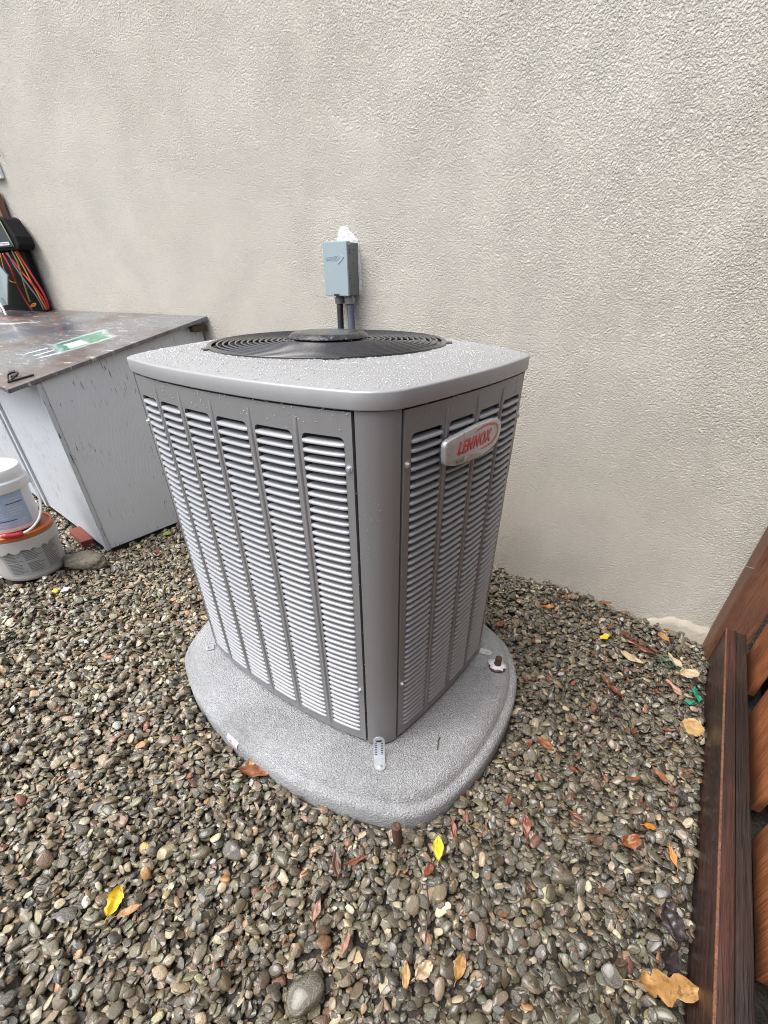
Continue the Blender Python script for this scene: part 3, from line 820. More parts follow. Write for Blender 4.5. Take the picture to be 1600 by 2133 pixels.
wall_strip('side_panel', catmull([(-.380,.244),(-.395,.15),(-.40,0),(-.385,-.15),(-.360,-.26),(-.352,-.295)], 30, False), .085, .957, M_steel)
# dark coil block inside, base pan below
I = offset(BODYS, .035); k = len(I)
part(MB().add([(*p, z) for z in (.10, .955) for p in I], [(i, (i+1) % k, k+(i+1) % k, k+i) for i in range(k)]), 'coil', M_dark)
I = offset(BODYS, .022)
part(MB().add([(*p, z) for z in (.0708, .100) for p in I] + [(.04, 0, .1)], [(i, (i+1) % k, k+(i+1) % k, k+i) for i in range(k)] + [(k+i, k+(i+1) % k, 2*k) for i in range(k)]), 'base_pan', M_dark)
# lid
GC = np.array([.008, .012]); GR = .292; GZ0 = 1.006
ANG = np.linspace(0, 2*np.pi, 256, endpoint=False)
def radial(P):
    th = np.unwrap(np.arctan2(P[:, 1]-GC[1], P[:, 0]-GC[0])); r = np.hypot(P[:, 1]-GC[1], P[:, 0]-GC[0])
    o = np.argsort(th % (2*np.pi)); tt = (th % (2*np.pi))[o]; rr = r[o]
    return np.interp(ANG, np.concatenate([tt-2*np.pi, tt, tt+2*np.pi]), np.concatenate([rr]*3))
RO = radial(offset(BODYS, -.004))
def lid_z(fr):                                   # fr: 0 at the rim, 1 at the fan opening
    return .9885 + (GZ0-.9885)*(1-(1-np.clip(fr, 0, 1))**2.0)
rings = [(RO-.012, .9585), (RO-.0005, .9585), (RO, .9600), (RO, .9845), (RO-.0008, .9868), (RO-.0030, .9881), (RO-.009, .9888)]
for fr in (.05, .15, .3, .5, .75, .97): rings.append(((RO-.009)*(1-fr)+GR*fr, None if False else float(lid_z(fr))+.0003))
rings += [(np.full(256, GR-.003), GZ0-.002), (np.full(256, GR-.005), GZ0-.012), (np.full(256, GR-.006), .93)]
v = []
for r_, z in rings: v += [(GC[0]+rr*math.cos(a), GC[1]+rr*math.sin(a), z) for rr, a in zip(r_, ANG)]
f = [(i*256+k, i*256+(k+1) % 256, (i+1)*256+(k+1) % 256, (i+1)*256+k) for i in range(len(rings)-1) for k in range(256)]
lid = part(MB().add(v, f), 'lid', M_lid, smooth=True)
lid['label'] = 'grey lid wet with rain drops, sky brightness put into its colour'
# rain drops standing on the lid
drops = MB()
def drop(p, r, h, el, an, nrm=None, seg=8):
    c, s = math.cos(an), math.sin(an); v = []
    for rr, zz in ((1, 0), (.72, .7)):
        for k in range(seg):
            a = 2*math.pi*k/seg; x, y = rr*math.cos(a)*r*el, rr*math.sin(a)*r
            v.append((x*c-y*s, x*s+y*c, zz*h))
    v.append((0, 0, h))
    if nrm is None: v = [(p[0]+a, p[1]+b, p[2]+d) for a, b, d in v]
    else:
        q = Vector((0,0,1)).rotation_difference(Vector(nrm)); v = [tuple(Vector(p)+q @ Vector(w)) for w in v]
    drops.add(v, [(k, (k+1) % seg, seg+(k+1) % seg, seg+k) for k in range(seg)] + [(seg+k, seg+(k+1) % seg, 2*seg) for k in range(seg)])
for _ in range(20000):
    x, y = RNG.uniform(-.42, .48), RNG.uniform(-.40, .36)
    r = math.hypot(x-GC[0], y-GC[1]); ro_ = float(np.interp(math.atan2(y-GC[1], x-GC[0]) % (2*math.pi), ANG, RO, period=2*math.pi))
    if r < GR+.004 or r > ro_-.010: continue
    fr = (ro_-.009-r)/(ro_-.009-GR)
    rad = float(np.clip(np.exp(RNG.normal(math.log(.00125), .33)), .0008, .0030))
    drop((x, y, float(lid_z(fr))+.0002), rad, rad*.5, RNG.uniform(1, 1.8), RNG.uniform(0, 3.14))
for _ in range(260):                               # a few on the rim and upper panel
    if RNG.random() < .6:
        u = RNG.uniform(-.3, .385); b, nn = s_front(u), n_front(u)
    else:
        u = RNG.uniform(-.27, .21); b, nn = s_right(u), n_right(u)
    z = RNG.choice([RNG.uniform(.915, .952), RNG.uniform(.09, .115), RNG.uniform(.952, .957)])
    drop((b[0]+nn[0]*.0003, b[1]+nn[1]*.0003, z), RNG.uniform(.0007, .0016), .0008, 1.2, 0, (nn[0], nn[1], 0), 6)
for _ in range(70):
    a = RNG.uniform(.387, .448); zz = RNG.uniform(.3, .95)
    kx = np.interp(a, [.3925,.410,.428,.441,.4475], [-.3405,-.332,-.318,-.299,-.2805])
    drop((a, kx-.0004, zz), .0009, .0007, 1, 0, (.65, -.76, 0), 6)
dro = part(drops, 'rain_drops', M_drop, smooth=True); dro['kind'] = 'stuff'
# fan guard: concentric wires, radial wires, cap
guard = part(MB().lathe([(GR-.006, .004), (GR+.002, .0045), (GR+.004, .001), (GR-.006, -.002)], 96, (GC[0], GC[1], GZ0)), 'fan_guard', M_black, smooth=True)
def gz(r): return GZ0 + .0035 + .0045*(1-(r/GR)**2)
NRING = 14
for i in range(NRING):
    r = .096 + (GR-.104)*i/(NRING-1) + .002
    n_ = 72; m = MB(); w = .0023
    m.lathe([(r-w, gz(r)), (r, gz(r)+w*1.2), (r+w, gz(r)), (r, gz(r)-w*1.2), (r-w, gz(r))], n_, (GC[0], GC[1], 0))
    m.build('guard_ring', M_black, guard, smooth=True)
for k in range(10):
    a0 = 2*math.pi*k/10 + .3
    pts = []
    for i in range(9):
        r = .06 + (GR-.05)*i/8; a = a0 + .16*(i/8)
        pts.append((GC[0]+r*math.cos(a), GC[1]+r*math.sin(a), gz(min(r, GR)) - .006 - (.012 if i == 8 else 0)))
    MB().tube(pts, .0028, 6).build('guard_spoke', M_black, guard, smooth=True)
MB().lathe([(.0, .0115), (.05, .0117), (.084, .0112), (.090, .0100), (.0985, .0035), (.0995, .001), (.097, -.0015), (.055, -.002), (.055, -.04), (0, -.04)], 64, (GC[0], GC[1], 1.0185)).build('guard_cap', M_hub, guard, smooth=True, auto=.6)
for an in (-2.02, -.80, .55):
    c, s = math.cos(an), math.sin(an)
    Mx = Matrix.Translation((GC[0]+c*(GR+.004), GC[1]+s*(GR+.004), GZ0-.001)) @ Matrix.Rotation(an, 4, 'Z')
    MB().box((-.016, -.018, 0), (.012, .018, .0045), Mx).build('guard_clip', M_black, guard, bevel=.002)
# fan below the guard
m = MB(); m.lathe([(0, .03), (.05, .03), (.06, .02), (.06, -.05), (0, -.05)], 32, (GC[0], GC[1], .93))
fan = part(m, 'fan', M_dark, smooth=True)
for k in range(3):
    v = []
    for i in range(6):
        r = .05 + .22*i/5
        for j in range(5):
            a = 2*math.pi*k/3 + (j-2)*.24 + .25*i/5
            v.append((GC[0]+r*math.cos(a), GC[1]+r*math.sin(a), .93 + (j-2)*.013 - .01))
    MB().add(v, [(i*5+j, i*5+j+1, (i+1)*5+j+1, (i+1)*5+j) for i in range(5) for j in range(4)]).build('fan_blade', M_dark, fan, smooth=True)
# screws
def screw(b, nn, z, parent, sc=1.0):
    q = Vector((0,0,1)).rotation_difference(Vector((nn[0], nn[1], 0))).to_matrix().to_4x4()
    Mx = Matrix.Translation((b[0], b[1], z)) @ q
    m = MB(); m.lathe([(0, .0012), (.0068*sc, .0012), (.0068*sc, 0)], 14, (0,0,.0002), Mx)
    m.lathe([(0, .0058), (.0036*sc, .0058), (.0043*sc, .005), (.0043*sc, .001)], 6, (0,0,0), Mx)
    m.build('screw', M_zinc, parent)
for u, z in ((.378, .859), (.376, .286), (-.298, .847)): screw(s_front(u), n_front(u), z, panel_f)
for u, z in ((-.2665, .860), (-.2645, .291), (.203, .861)): screw(s_right(u), n_right(u), z, panel_r)
# badge
OUT = [(-.1788,.8782),(-.1779,.8606),(-.1742,.8435),(-.1650,.8363),(-.1505,.8324),(-.1262,.8283),(-.0761,.8248),(-.0168,.8243),(.0322,.8295),(.0545,.8395),(.0613,.852),(.0622,.8658),(.0530,.8792),(.0366,.8869),(.0196,.8905),(-.0204,.8922),(-.0636,.8922),(-.1041,.8904),(-.1373,.888),(-.1594,.886),(-.1725,.8842)]
def bx(u): return s_right(u)[0]
OB = catmull(OUT, 90)
BC = OB.mean(0)
def bulge(u, z): return .478 + .0035*(1-min(1, ((u-BC[0])/.13)**2)) - .0
v = []; n = len(OB)
for sc_, dx in ((1, -.010), (1, -.001), (.985, .0008), (.95, .0014), (.6, .0016)):
    for u, z in OB:
        uu, zz = BC[0]+(u-BC[0])*sc_, BC[1]+(z-BC[1])*sc_
        v.append((bulge(uu, zz)+dx, uu, zz))
v.append((bulge(*BC)+.0016, *BC))
f = [(i*n+k, i*n+(k+1) % n, (i+1)*n+(k+1) % n, (i+1)*n+k) for i in range(4) for k in range(n)] + [(4*n+k, 4*n+(k+1) % n, 5*n) for k in range(n)]
badge = part(MB().add(v, f), 'badge', M_badge, smooth=True, auto=.9)
badge['label'] = 'silver maker badge with slanted red lettering on the right panel'
def on_badge(poly, name, mt, lift=.0022, thick=.0008):
    k = len(poly)
    v = [(bulge(u, z)+lift, u, z) for u, z in poly] + [(bulge(u, z)+lift-thick, u, z) for u, z in poly]
    return MB().add(v, [tuple(range(k))] + [(i, (i+1) % k, k+(i+1) % k, k+i) for i in range(k)]).build(name, mt, badge)
# red swoosh round the end of the name
ARC = catmull([(-.0706,.8802),(-.0476,.8846),(-.0156,.8855),(.0129,.8819),(.0323,.8754),(.0410,.8653),(.0380,.8526),(.0217,.8426),(-.0057,.8396),(-.0361,.8397)], 40, False)
T = np.gradient(ARC, axis=0); T /= np.linalg.norm(T, axis=1)[:, None]; N = np.stack([-T[:, 1], T[:, 0]], 1)
wd = .0021*np.sin(np.pi*np.linspace(.02, .98, 40))**.7 + .0002
A, B = ARC+N*wd[:, None], ARC-N*wd[:, None]
v = []
for a, b in zip(A, B): v += [(bulge(*a)+.0024, *a), (bulge(*b)+.0024, *b)]
MB().add(v, [(2*i, 2*i+1, 2*i+3, 2*i+2) for i in range(39)]).build('swoosh', M_red, badge)
# lower dull band
low = [(u, z) for u, z in OB if z < .845 and u < -.005]
low = sorted(low, key=lambda q: q[0])
upb = [(-.170,.8470),(-.14,.8445),(-.1076,.842),(-.085,.8403),(-.065,.8375),(-.045,.833),(-.024,.8275)]
low = [(BC[0]+(u-BC[0])*.965, BC[1]+(z-BC[1])*.965) for u, z in low if -.172 < u < -.03]
on_badge(low + upb[::-1], 'badge_band', M_badge2, .0019)
me_ = fit_text(text_mesh('LENNOX', .03, .28, .0006, .0009, 1.0, 1.25), .1435, .0262)
# condensed slanted capitals following the badge's bulge
for q in me_.vertices:
    u, zz, d = q.co.x, q.co.y, q.co.z
    uu = -.1345 + u; z2 = .8488 + zz - .0008*u/.14
    q.co = (bulge(uu, z2) + .0024 + d*.5, uu, z2)
link('lettering', me_, M_red, badge)
me_ = fit_text(text_mesh('ELITE', .01, .28, .0003, .0, 1.0, 1.2), .034, .0066)
for q in me_.vertices:
    uu = -.1405 + q.co.x; z2 = .8335 + q.co.y - .05*q.co.x
    q.co = (bulge(uu, z2) + .0026 + q.co.z*.3, uu, z2)
link('lettering', me_, M_ink, badge)
# hold-down brackets
def bracket(p, ang, hz, w, ln, label=None, slots=False):
    br = empty('mounting_bracket', (p[0], p[1], 0)); br.parent = ac; br.location = (p[0], p[1], ZB); br.rotation_euler = (0, 0, ang)
    if label: br['label'] = label
    m = MB(); n_ = 10
    arc = [(ln - w/2 + math.cos(t)*w/2, math.sin(t)*w/2) for t in np.linspace(-math.pi/2, math.pi/2, n_)]
    foot = [(0, -w/2)] + arc + [(0, w/2)]; k = len(foot)
    m.add([(x, y, .0745) for x, y in foot] + [(x, y, .0718) for x, y in foot], [tuple(range(k))] + [(i, (i+1) % k, k+(i+1) % k, k+i) for i in range(k)])
    m.build('foot_plate', M_zinc, br)
    if hz:
        m = MB()
        arc = [(math.sin(t)*w/2, .0745 + hz - w/2 + math.cos(t)*w/2) for t in np.linspace(-math.pi/2, math.pi/2, n_)]
        st = [(-w/2, .0718)] + arc + [(w/2, .0718)]; k = len(st)
        m.add([(.0014, y, z) for y, z in st] + [(-.0014, y, z) for y, z in st], [tuple(range(k)), tuple(range(2*k-1, k-1, -1))] + [(i, (i+1) % k, k+(i+1) % k, k+i) for i in range(k)])
        m.build('strap', M_zinc, br)
        m = MB()
        for sy_ in (-1, 1):
            for i in range(7): m.box((.0013, sy_*w*.27-.0030, .083 + i*.0078), (.0019, sy_*w*.27+.0030, .0858 + i*.0078))
        m.box((.0013, -.0075, .083+7*.0078), (.0019, .0075, .090+7*.0078))
        o = m.build('slots', M_ink, br); o['kind'] = 'stuff'
    m = MB(); m.lathe([(0, .006), (.0045, .006), (.005, .005), (.005, .001), (.008, .001), (.008, 0)], 12, (ln - w/2, 0, .0745))
    m.build('screw', M_zinc, br)
bracket((.4445, -.3555), math.atan2(-.73, .68), .083, .031, .047, 'slotted galvanised strap bracket at the front corner')
bracket((-.322, -.352), math.atan2(-.8, -.45), 0, .028, .036, 'small zinc tab at the left corner')
bracket((.455, .214), math.atan2(.25, .9), 0, .028, .042, 'small zinc tab at the right rear corner')

# ------------------------------------------------------------------ switch box on the wall and its conduits
sb = empty('switch_box', (-.51, 0, 1.165))
tag(sb, 'blue grey electrical disconnect box mounted on the stucco wall', 'electrical box')
def wpart(m, name, mt, parent, o, **k):
    ob = m.build(name, mt, parent, **k)
    ob.matrix_parent_inverse = Matrix.Translation(-o.location)
    return ob
sbb = wpart(MB().box((-.566, -.080, 1.082), (-.457, -.004, 1.245)), 'housing', M_boxside, sb, sb, bevel=.003)
cov = wpart(MB().box((-.568, -.088, 1.080), (-.4535, -.0795, 1.2475)).box((-.568, -.0795, 1.236), (-.4535, -.060, 1.2475)), 'cover', M_box, sb, sb, bevel=.002)
cov['label'] = 'pale blue grey front cover with raised maker name and arrow'
def cover_child(m, name, mt, **k):
    ob = m.build(name, mt, cov, **k); return ob
me_ = fit_text(text_mesh('DIVERSITECH', .02, 0, .0008, .0), .066, .0125)
place_text(me_, (-.556, -.0885, 1.1905), (1,0,.03), (0,0,1)); link('lettering', me_, M_boxmark, cov)
m = MB()
for a, b in (((-.4885, 1.2105), (-.4690, 1.1996)), ((-.4690, 1.1996), (-.4985, 1.1805))):
    d = Vector((b[0]-a[0], 0, b[1]-a[1])).normalized(); q = Vector((-d.z, 0, d.x))*.0016
    A_, B_ = Vector((a[0], -.0878, a[1])), Vector((b[0], -.0878, b[1])); up_ = Vector((0, -.0018, 0))
    m.hexa([A_-q, B_-q, B_+q, A_+q], [A_-q+up_, B_-q+up_, B_+q+up_, A_+q+up_])
cover_child(m, 'arrow', M_boxmark)
m = MB().box((-.522, -.093, 1.0805), (-.498, -.0885, 1.0865)); cover_child(m, 'latch', M_ink, bevel=.001)
# knockout and small holes on the right side
q = Matrix.Translation((-.4568, -.046, 1.110)) @ Matrix.Rotation(math.pi/2, 4, 'Y')
m = MB(); m.lathe([(.0135, 0), (.0135, .0012), (.0115, .0012), (.0115, 0)], 28, (0,0,0), q); m.lathe([(.0085, 0), (.0085, .0012), (.0070, .0012), (.0070, 0)], 28, (0,0,0), q)
m.build('knockout', M_fit, sbb)
for yy, zz in ((-.064,1.2225),(-.064,1.213),(-.036,1.2225),(-.041,1.182),(-.066,1.145),(-.066,1.135)):
    q = Matrix.Translation((-.4568, yy, zz)) @ Matrix.Rotation(math.pi/2, 4, 'Y')
    MB().lathe([(0, .0004), (.0026, .0004), (.0026, 0)], 12, (0,0,0), q).build('hole', M_ink, sbb)
for yy, z0, z1 in ((-.0755, 1.205, 1.226), (-.0755, 1.128, 1.150)):
    MB().box((-.4572, yy-.0012, z0), (-.4564, yy+.0012, z1)).build('slot', M_ink, sbb)
def conduit(name, pts, r, mt, label):
    o = empty(name, pts[0]); tag(o, label, 'conduit')
    wpart(MB().tube(pts, r, 14), 'pipe', mt, o, o, smooth=True, )
    p = Vector(pts[0])
    wpart(MB().lathe([(r*1.05, -.030), (r*1.45, -.029), (r*1.5, -.016), (r*1.5, -.008), (r*1.2, -.007), (r*1.2, .006)], 20, (p.x, p.y, p.z+.004)), 'fitting', M_fit, o, o, smooth=True, auto=.6)
def smooth_path(P, n=24): return [tuple(q) for q in catmull(P, n, False)]
conduit('black_conduit', smooth_path([(-.532,-.042,1.078),(-.531,-.044,1.03),(-.528,-.050,.96),(-.522,-.062,.85),(-.50,-.10,.70),(-.42,-.20,.45),(-.33,-.34,.30),(-.28,-.46,.27)]), .0135, M_cond_b, 'thin black taped conduit running down from the switch box')
conduit('grey_conduit', smooth_path([(-.482,-.040,1.078),(-.480,-.041,1.03),(-.472,-.048,.96),(-.460,-.060,.85),(-.43,-.10,.68),(-.35,-.20,.42),(-.24,-.34,.26),(-.18,-.47,.24)]), .0150, M_cond_g, 'smooth blue grey conduit running down from the switch box')

# ------------------------------------------------------------------ wooden cabinet with sloping lid
cab = empty('wooden_cabinet', (-2.2, -.4, 0))
tag(cab, 'low grey painted plywood cabinet with sloping weathered lid against the wall', 'storage cabinet')
def lz(y): return .988 + (y+.005)*.2055
def cpart(m, name, mt, **k): return wpart(m, name, mt, cab, cab, **k)
a, b = Vector((*CAB[0], 0)), Vector((*CAB[1], 0)); inx = Vector((-.018, 0, 0))
def vquad(p0, p1, th, z0, zt):
    return ([(p0.x, p0.y, z0), (p1.x, p1.y, z0), (p1.x+th.x, p1.y+th.y, z0), (p0.x+th.x, p0.y+th.y, z0)],
            [(p0.x, p0.y, zt(p0.y)), (p1.x, p1.y, zt(p1.y)), (p1.x+th.x, p1.y+th.y, zt(p1.y+th.y)), (p0.x+th.x, p0.y+th.y, zt(p0.y+th.y))])
zt = lambda y: lz(y) - .019
m = MB().hexa(*vquad(a + Vector((0, .020, 0)), b, inx, .006, zt)); cpart(m, 'side_panel', M_cab, bevel=.0015)['label'] = 'grey side panel with cracked flaking paint'
dfr = (Vector((*CAB[3], 0)) - a).normalized()
m = MB().hexa(*vquad(a + dfr*.022, Vector((*CAB[3], 0)), Vector((.003, .018, 0)), .012, zt)); cpart(m, 'front_panel', M_cabw, bevel=.0015)['label'] = 'white painted front panel'
m = MB().hexa(*vquad(a + Vector((.003, -.004, 0)), a + Vector((.004, .0175, 0)), Vector((-.026, .0015, 0)), .004, zt)); cpart(m, 'corner_trim', M_cabw, bevel=.002)
for tpos, wdt in ((.86, .045), (.97, .05)):
    p = a + dfr*tpos
    m = MB().hexa(*vquad(p + Vector((0, -.014, 0)), p + dfr*wdt + Vector((0, -.014, 0)), Vector((.001, .013, 0)), .01, zt)); cpart(m, 'front_batten', M_cabw, bevel=.0015)
FRC, BRC, BLC, FLC = (-1.524,-.984), (-1.408,-.006), (-3.40,-.006), (-3.40,-.66)
top_ = [(x, y, lz(y)) for x, y in (FRC, BRC, BLC, FLC)]
bot_ = [(x, y, z-.016) for x, y, z in top_]
lidc = cpart(MB().hexa(bot_, top_), 'lid', M_ply, bevel=.0025); lidc['label'] = 'weathered plywood lid with faded green and white spray paint marks'
def lpart(m, name, mt, **k): return m.build(name, mt, lidc, **k)
def lp(x, y, dz=0.0): return Vector((x, y, lz(y)+dz))
def flatbar(p0, p1, w, th, m=None):
    m = m or MB(); d = (p1-p0); d.normalize(); q = Vector((-d.y, d.x, -d.y*0 )).normalized()*w/2; q.z = q.y*.2055
    up_ = Vector((0, -.2, .98))*th
    return m.hexa([p0-q, p1-q, p1+q, p0+q], [p0-q+up_, p1-q+up_, p1+q+up_, p0+q+up_])
lpart(flatbar(lp(-1.612,-.937,.001), lp(-1.570,-.845,.001), .013, .006), 'hinge_strap', M_black_metal, bevel=.001)
pts = [lp(-1.612+dx, -.93+dy, dz) for dx, dy, dz in ((0,0,.006),(-.03,.012,.010),(-.055,.030,.016),(-.05,.055,.018),(-.025,.055,.014),(-.015,.035,.010),(.005,.01,.008))]
lpart(MB().tube(smooth_path([tuple(p) for p in pts], 26), .0038, 8), 'cable_loop', M_black_metal, smooth=True)
for cx, cy in ((-1.742, -.855), (-1.668, -.882)):
    m = MB(); k = 8
    v = [tuple(lp(cx + (.018 if i % 2 == 0 else .008)*math.cos(i*math.pi/4+.3), cy + (.018 if i % 2 == 0 else .008)*math.sin(i*math.pi/4+.3), .007)) for i in range(k)]
    v += [(x, y, z-.008) for x, y, z in v]
    m.add(v, [tuple(range(k))] + [(i, (i+1) % k, k+(i+1) % k, k+i) for i in range(k)]); lpart(m, 'clip', M_black_metal)
# battens under the lid overhang
p0, p1 = Vector((-1.463, -.03, lz(-.03)-.034)), Vector((-1.440, -.03, lz(-.03)-.034))
cpart(MB().box((-1.452, -.10, lz(-.10)-.045), (-1.420, -.014, lz(-.10)-.018)), 'lid_batten', M_plankdark, bevel=.002)

# ------------------------------------------------------------------ pails, rock, brick by the cabinet
PX_, PY_ = PAIL
pz = -.004
lp_ = empty('grey_pail', (PX_, PY_, pz))
tag(lp_, 'dirty grey plastic pail with torn rim and orange inner band, under the white pail', 'bucket')
lp_body = MB().lathe([(0, 0), (.132, 0), (.138, .006), (.141, .02), (.154, .175), (.157, .178), (.157, .205), (.150, .207)], 64).build('body', M_pail, lp_, smooth=True, auto=.6)
m = MB(); n_ = 64                                  # torn tamper skirt
v = []
rk = random.Random(5); tooth = [rk.choice([.0, .0, .010, .014]) for _ in range(n_)]
for k in range(n_):
    a_ = 2*math.pi*k/n_
    for r, z in ((.162, .176 - .012 - tooth[k]), (.164, .206), (.157, .209)): v.append((r*math.cos(a_), r*math.sin(a_), z))
m.add(v, [(k*3+j, ((k+1) % n_)*3+j, ((k+1) % n_)*3+j+1, k*3+j+1) for k in range(n_) for j in range(2)])
m.build('torn_skirt', M_pail, lp_, smooth=True, auto=.5)
MB().lathe([(.150, .205), (.158, .210), (.1635, .212), (.1635, .228), (.158, .232), (.150, .230), (.146, .218), (0, .217)], 64).build('orange_band', M_orange, lp_, smooth=True, auto=.6)
def wrap(r0, r1, z0, z1, a0, a1, rad, n=24):
    """patch of a cone between two angles"""
    v = []
    for a_ in np.linspace(a0, a1, n):
        for z in (z0, z1):
            rr = rad(z); v.append((rr*math.cos(a_), rr*math.sin(a_), z))
    return v, [(2*i, 2*i+2, 2*i+3, 2*i+1) for i in range(n-1)]
rl = lambda z: .1405 + (z-.02)*.0839
ca = math.atan2(camp[1]-PY_, camp[0]-PX_)
def decals(parent, rad, base_mat, line_mat, blocks, a0, a1, z0, z1, lift, lines):
    v, f = wrap(0, 0, z0, z1, a0, a1, lambda z: rad(z)+lift)
    lab = MB().add(v, f).build('paper_label', base_mat, parent, smooth=True)
    m = MB()
    for (p0, p1, q0, q1) in blocks:
        v, f = wrap(0, 0, z0+(z1-z0)*q0, z0+(z1-z0)*q1, a0+(a1-a0)*p0, a0+(a1-a0)*p1, lambda z: rad(z)+lift+.0005, 10); m.add(v, f)
    o = m.build('print', line_mat, lab); o['kind'] = 'stuff'
    return lab
rk = random.Random(8); bl_ = []
for (p0, p1, qa, qb) in ((.05,.32,.55,.92),(.05,.32,.10,.50),(.36,.64,.56,.92),(.36,.64,.08,.46),(.68,.95,.10,.90)):
    q = qb
    while q > qa:
        bl_.append((p0, p0+(p1-p0)*rk.uniform(.6, 1), q-.028, q)); q -= .055
decals(lp_, rl, M_paper_g, M_print, bl_, ca-.75, ca+.95, .030, .165, .0006, None)
up = empty('white_pail', (PX_-.008, PY_+.004, pz+.231), .0)
tag(up, 'white lidded plastic pail with pale blue label, standing on the grey pail', 'bucket')
MB().lathe([(0, 0), (.112, 0), (.118, .006), (.120, .02), (.134, .19), (.134, .205)], 64).build('body', M_white, up, smooth=True, auto=.6)
MB().lathe([(.1345, .180), (.1445, .178), (.1465, .182), (.1465, .215), (.1415, .219), (.1370, .222), (.1385, .228), (.1385, .256), (.1340, .264), (.118, .266), (.112, .259), (.060, .258), (0, .257)], 64).build('lid', M_white, up, smooth=True, auto=.6)
ru = lambda z: .120 + (z-.02)*.0824
bl_ = []
for (p0, p1, qa, qb) in ((.06,.44,.30,.86),(.52,.95,.34,.86),(.06,.5,.04,.18),(.56,.9,.04,.2)):
    q = qb
    while q > qa:
        bl_.append((p0, p0+(p1-p0)*rk.uniform(.55, 1), q-.03, q)); q -= .075
lab = decals(up, ru, M_paper_b, M_printl, bl_, ca-.62, ca+.72, .022, .172, .0006, None)
m = MB()
for (p0, p1, q0, q1) in ((.03,.48,.90,.935),(.52,.93,.70,.73),(.03,.62,.215,.245)):
    v, f = wrap(0, 0, .022+.15*q0, .022+.15*q1, ca-.62+1.34*p0, ca-.62+1.34*p1, lambda z: ru(z)+.0013, 10); m.add(v, f)
o = m.build('print', M_printb, lab); o['kind'] = 'stuff'
# wire handle hanging down with red grip
hd = Vector((math.cos(ca), math.sin(ca), 0)); sd_ = Vector((-hd.y, hd.x, 0))
pts = []
for i in range(25):
    t_ = math.pi*i/24
    q = sd_*(.147*math.cos(t_)) + hd*(.050 + .125*math.sin(t_)**.8 if 0 < i < 24 else .050)
    pts.append((q.x, q.y, .185 - .178*math.sin(t_)**.75))
pts[0] = tuple(sd_*.147 + Vector((0, 0, .195))); pts[-1] = tuple(-sd_*.147 + Vector((0, 0, .195)))
hnd = MB().tube(pts, .0052, 10).build('handle', M_white, up, smooth=True)
MB().tube(pts[11:16], .0115, 10).build('grip', M_redp, hnd, smooth=True)

def blob(name, loc, sc, rz, mt, seed, flat=False, amp=.22, sub=3):
    bm = bmesh.new(); bmesh.ops.create_icosphere(bm, subdivisions=sub, radius=1)
    for v in bm.verts:
        p = v.co; v.co = p*(1 + amp*mnoise.noise(p*1.3+Vector((seed, 0, 0))) + amp*.45*mnoise.noise(p*3.3+Vector((0, seed, 0))))
    for v in bm.verts: v.co = Vector((v.co.x*sc[0], v.co.y*sc[1], v.co.z*sc[2]))
    me = bpy.data.meshes.new(name); bm.to_mesh(me); bm.free(); me.shade_smooth()
    o = link(name, me, mt); o.location = loc; o.rotation_euler = (0, 0, rz); return o
tag(blob('rock', (-1.475, -1.005, .022), (.105, .055, .045), .55, M_rock, 3.3, sub=4), 'large lichen spotted rock on the gravel at the cabinet corner', 'rock')
tag(blob('rock', (-1.70, -1.375, .0), (.075, .055, .04), .2, M_rock, 9.3, sub=4), 'grey green rock half hidden below the grey pail', 'rock')
m = MB().box((-.10, -.030, -.02), (.10, .030, .032)); br = m.build('brick', M_brick, bevel=.004)
br.location = (-1.775, -.862, .0); br.rotation_euler = (0, .04, -.22)
tag(br, 'red brick wedged under the front edge of the painted cabinet', 'brick')

# ------------------------------------------------------------------ far left: tool bag, leads and boards beside the wall
def box_thing(name, lo, hi, mt, label, cat, bevel=.004, M=None):
    c = Vector(((lo[0]+hi[0])/2, (lo[1]+hi[1])/2, lo[2]))
    m = MB().box(tuple(Vector(lo)-c), tuple(Vector(hi)-c)); o = m.build(name, mt, bevel=bevel); o.location = c
    tag(o, label, cat); return o
bag = empty('tool_bag', (-3.0, -.10, 1.27))
tag(bag, 'black nylon tool bag with yellow green piping hung by the wall above the cabinet', 'tool bag')
m = MB(); prof_ = [(-3.26,1.285),(-2.825,1.285),(-2.790,1.305),(-2.800,1.345),(-2.862,1.425),(-2.885,1.435),(-3.26,1.437)]
k = len(prof_)
m.add([(x, -.115, z) for x, z in prof_] + [(x, -.02, z) for x, z in prof_], [tuple(range(k)), tuple(range(2*k-1, k-1, -1))] + [(i, (i+1) % k, k+(i+1) % k, k+i) for i in range(k)])
wpart(m, 'bag_body', M_bagside, bag, bag, bevel=.008)
m = MB(); pf = [(-3.26,1.298),(-2.852,1.298),(-2.842,1.31),(-2.888,1.420),(-2.90,1.426),(-3.26,1.428)]; k = len(pf)
m.add([(x, -.126, z) for x, z in pf] + [(x, -.114, z) for x, z in pf], [tuple(range(k)), tuple(range(2*k-1, k-1, -1))] + [(i, (i+1) % k, k+(i+1) % k, k+i) for i in range(k)])
wpart(m, 'front_flap', M_bag, bag, bag, bevel=.003)
wpart(MB().tube([(-2.838,-.123,1.300),(-2.850,-.124,1.335),(-2.884,-.124,1.418),(-2.895,-.124,1.429),(-2.915,-.124,1.431)], .0028, 6), 'piping', M_piping, bag, bag, smooth=True)
wpart(MB().box((-2.985,-.131,1.395),(-2.915,-.1265,1.404)), 'pull_tab', M_yellow, bag, bag)
tl = wpart(MB().box((-2.985,-.1285,1.307),(-2.870,-.1262,1.321)), 'name_tag', M_white, bag, bag)
me_ = fit_text(text_mesh('Fieldpiece', .02, .15, .0002), .10, .010)
place_text(me_, (-2.978, -.1288, 1.309), (1,0,0), (0,0,1)); link('lettering', me_, M_ink, tl)
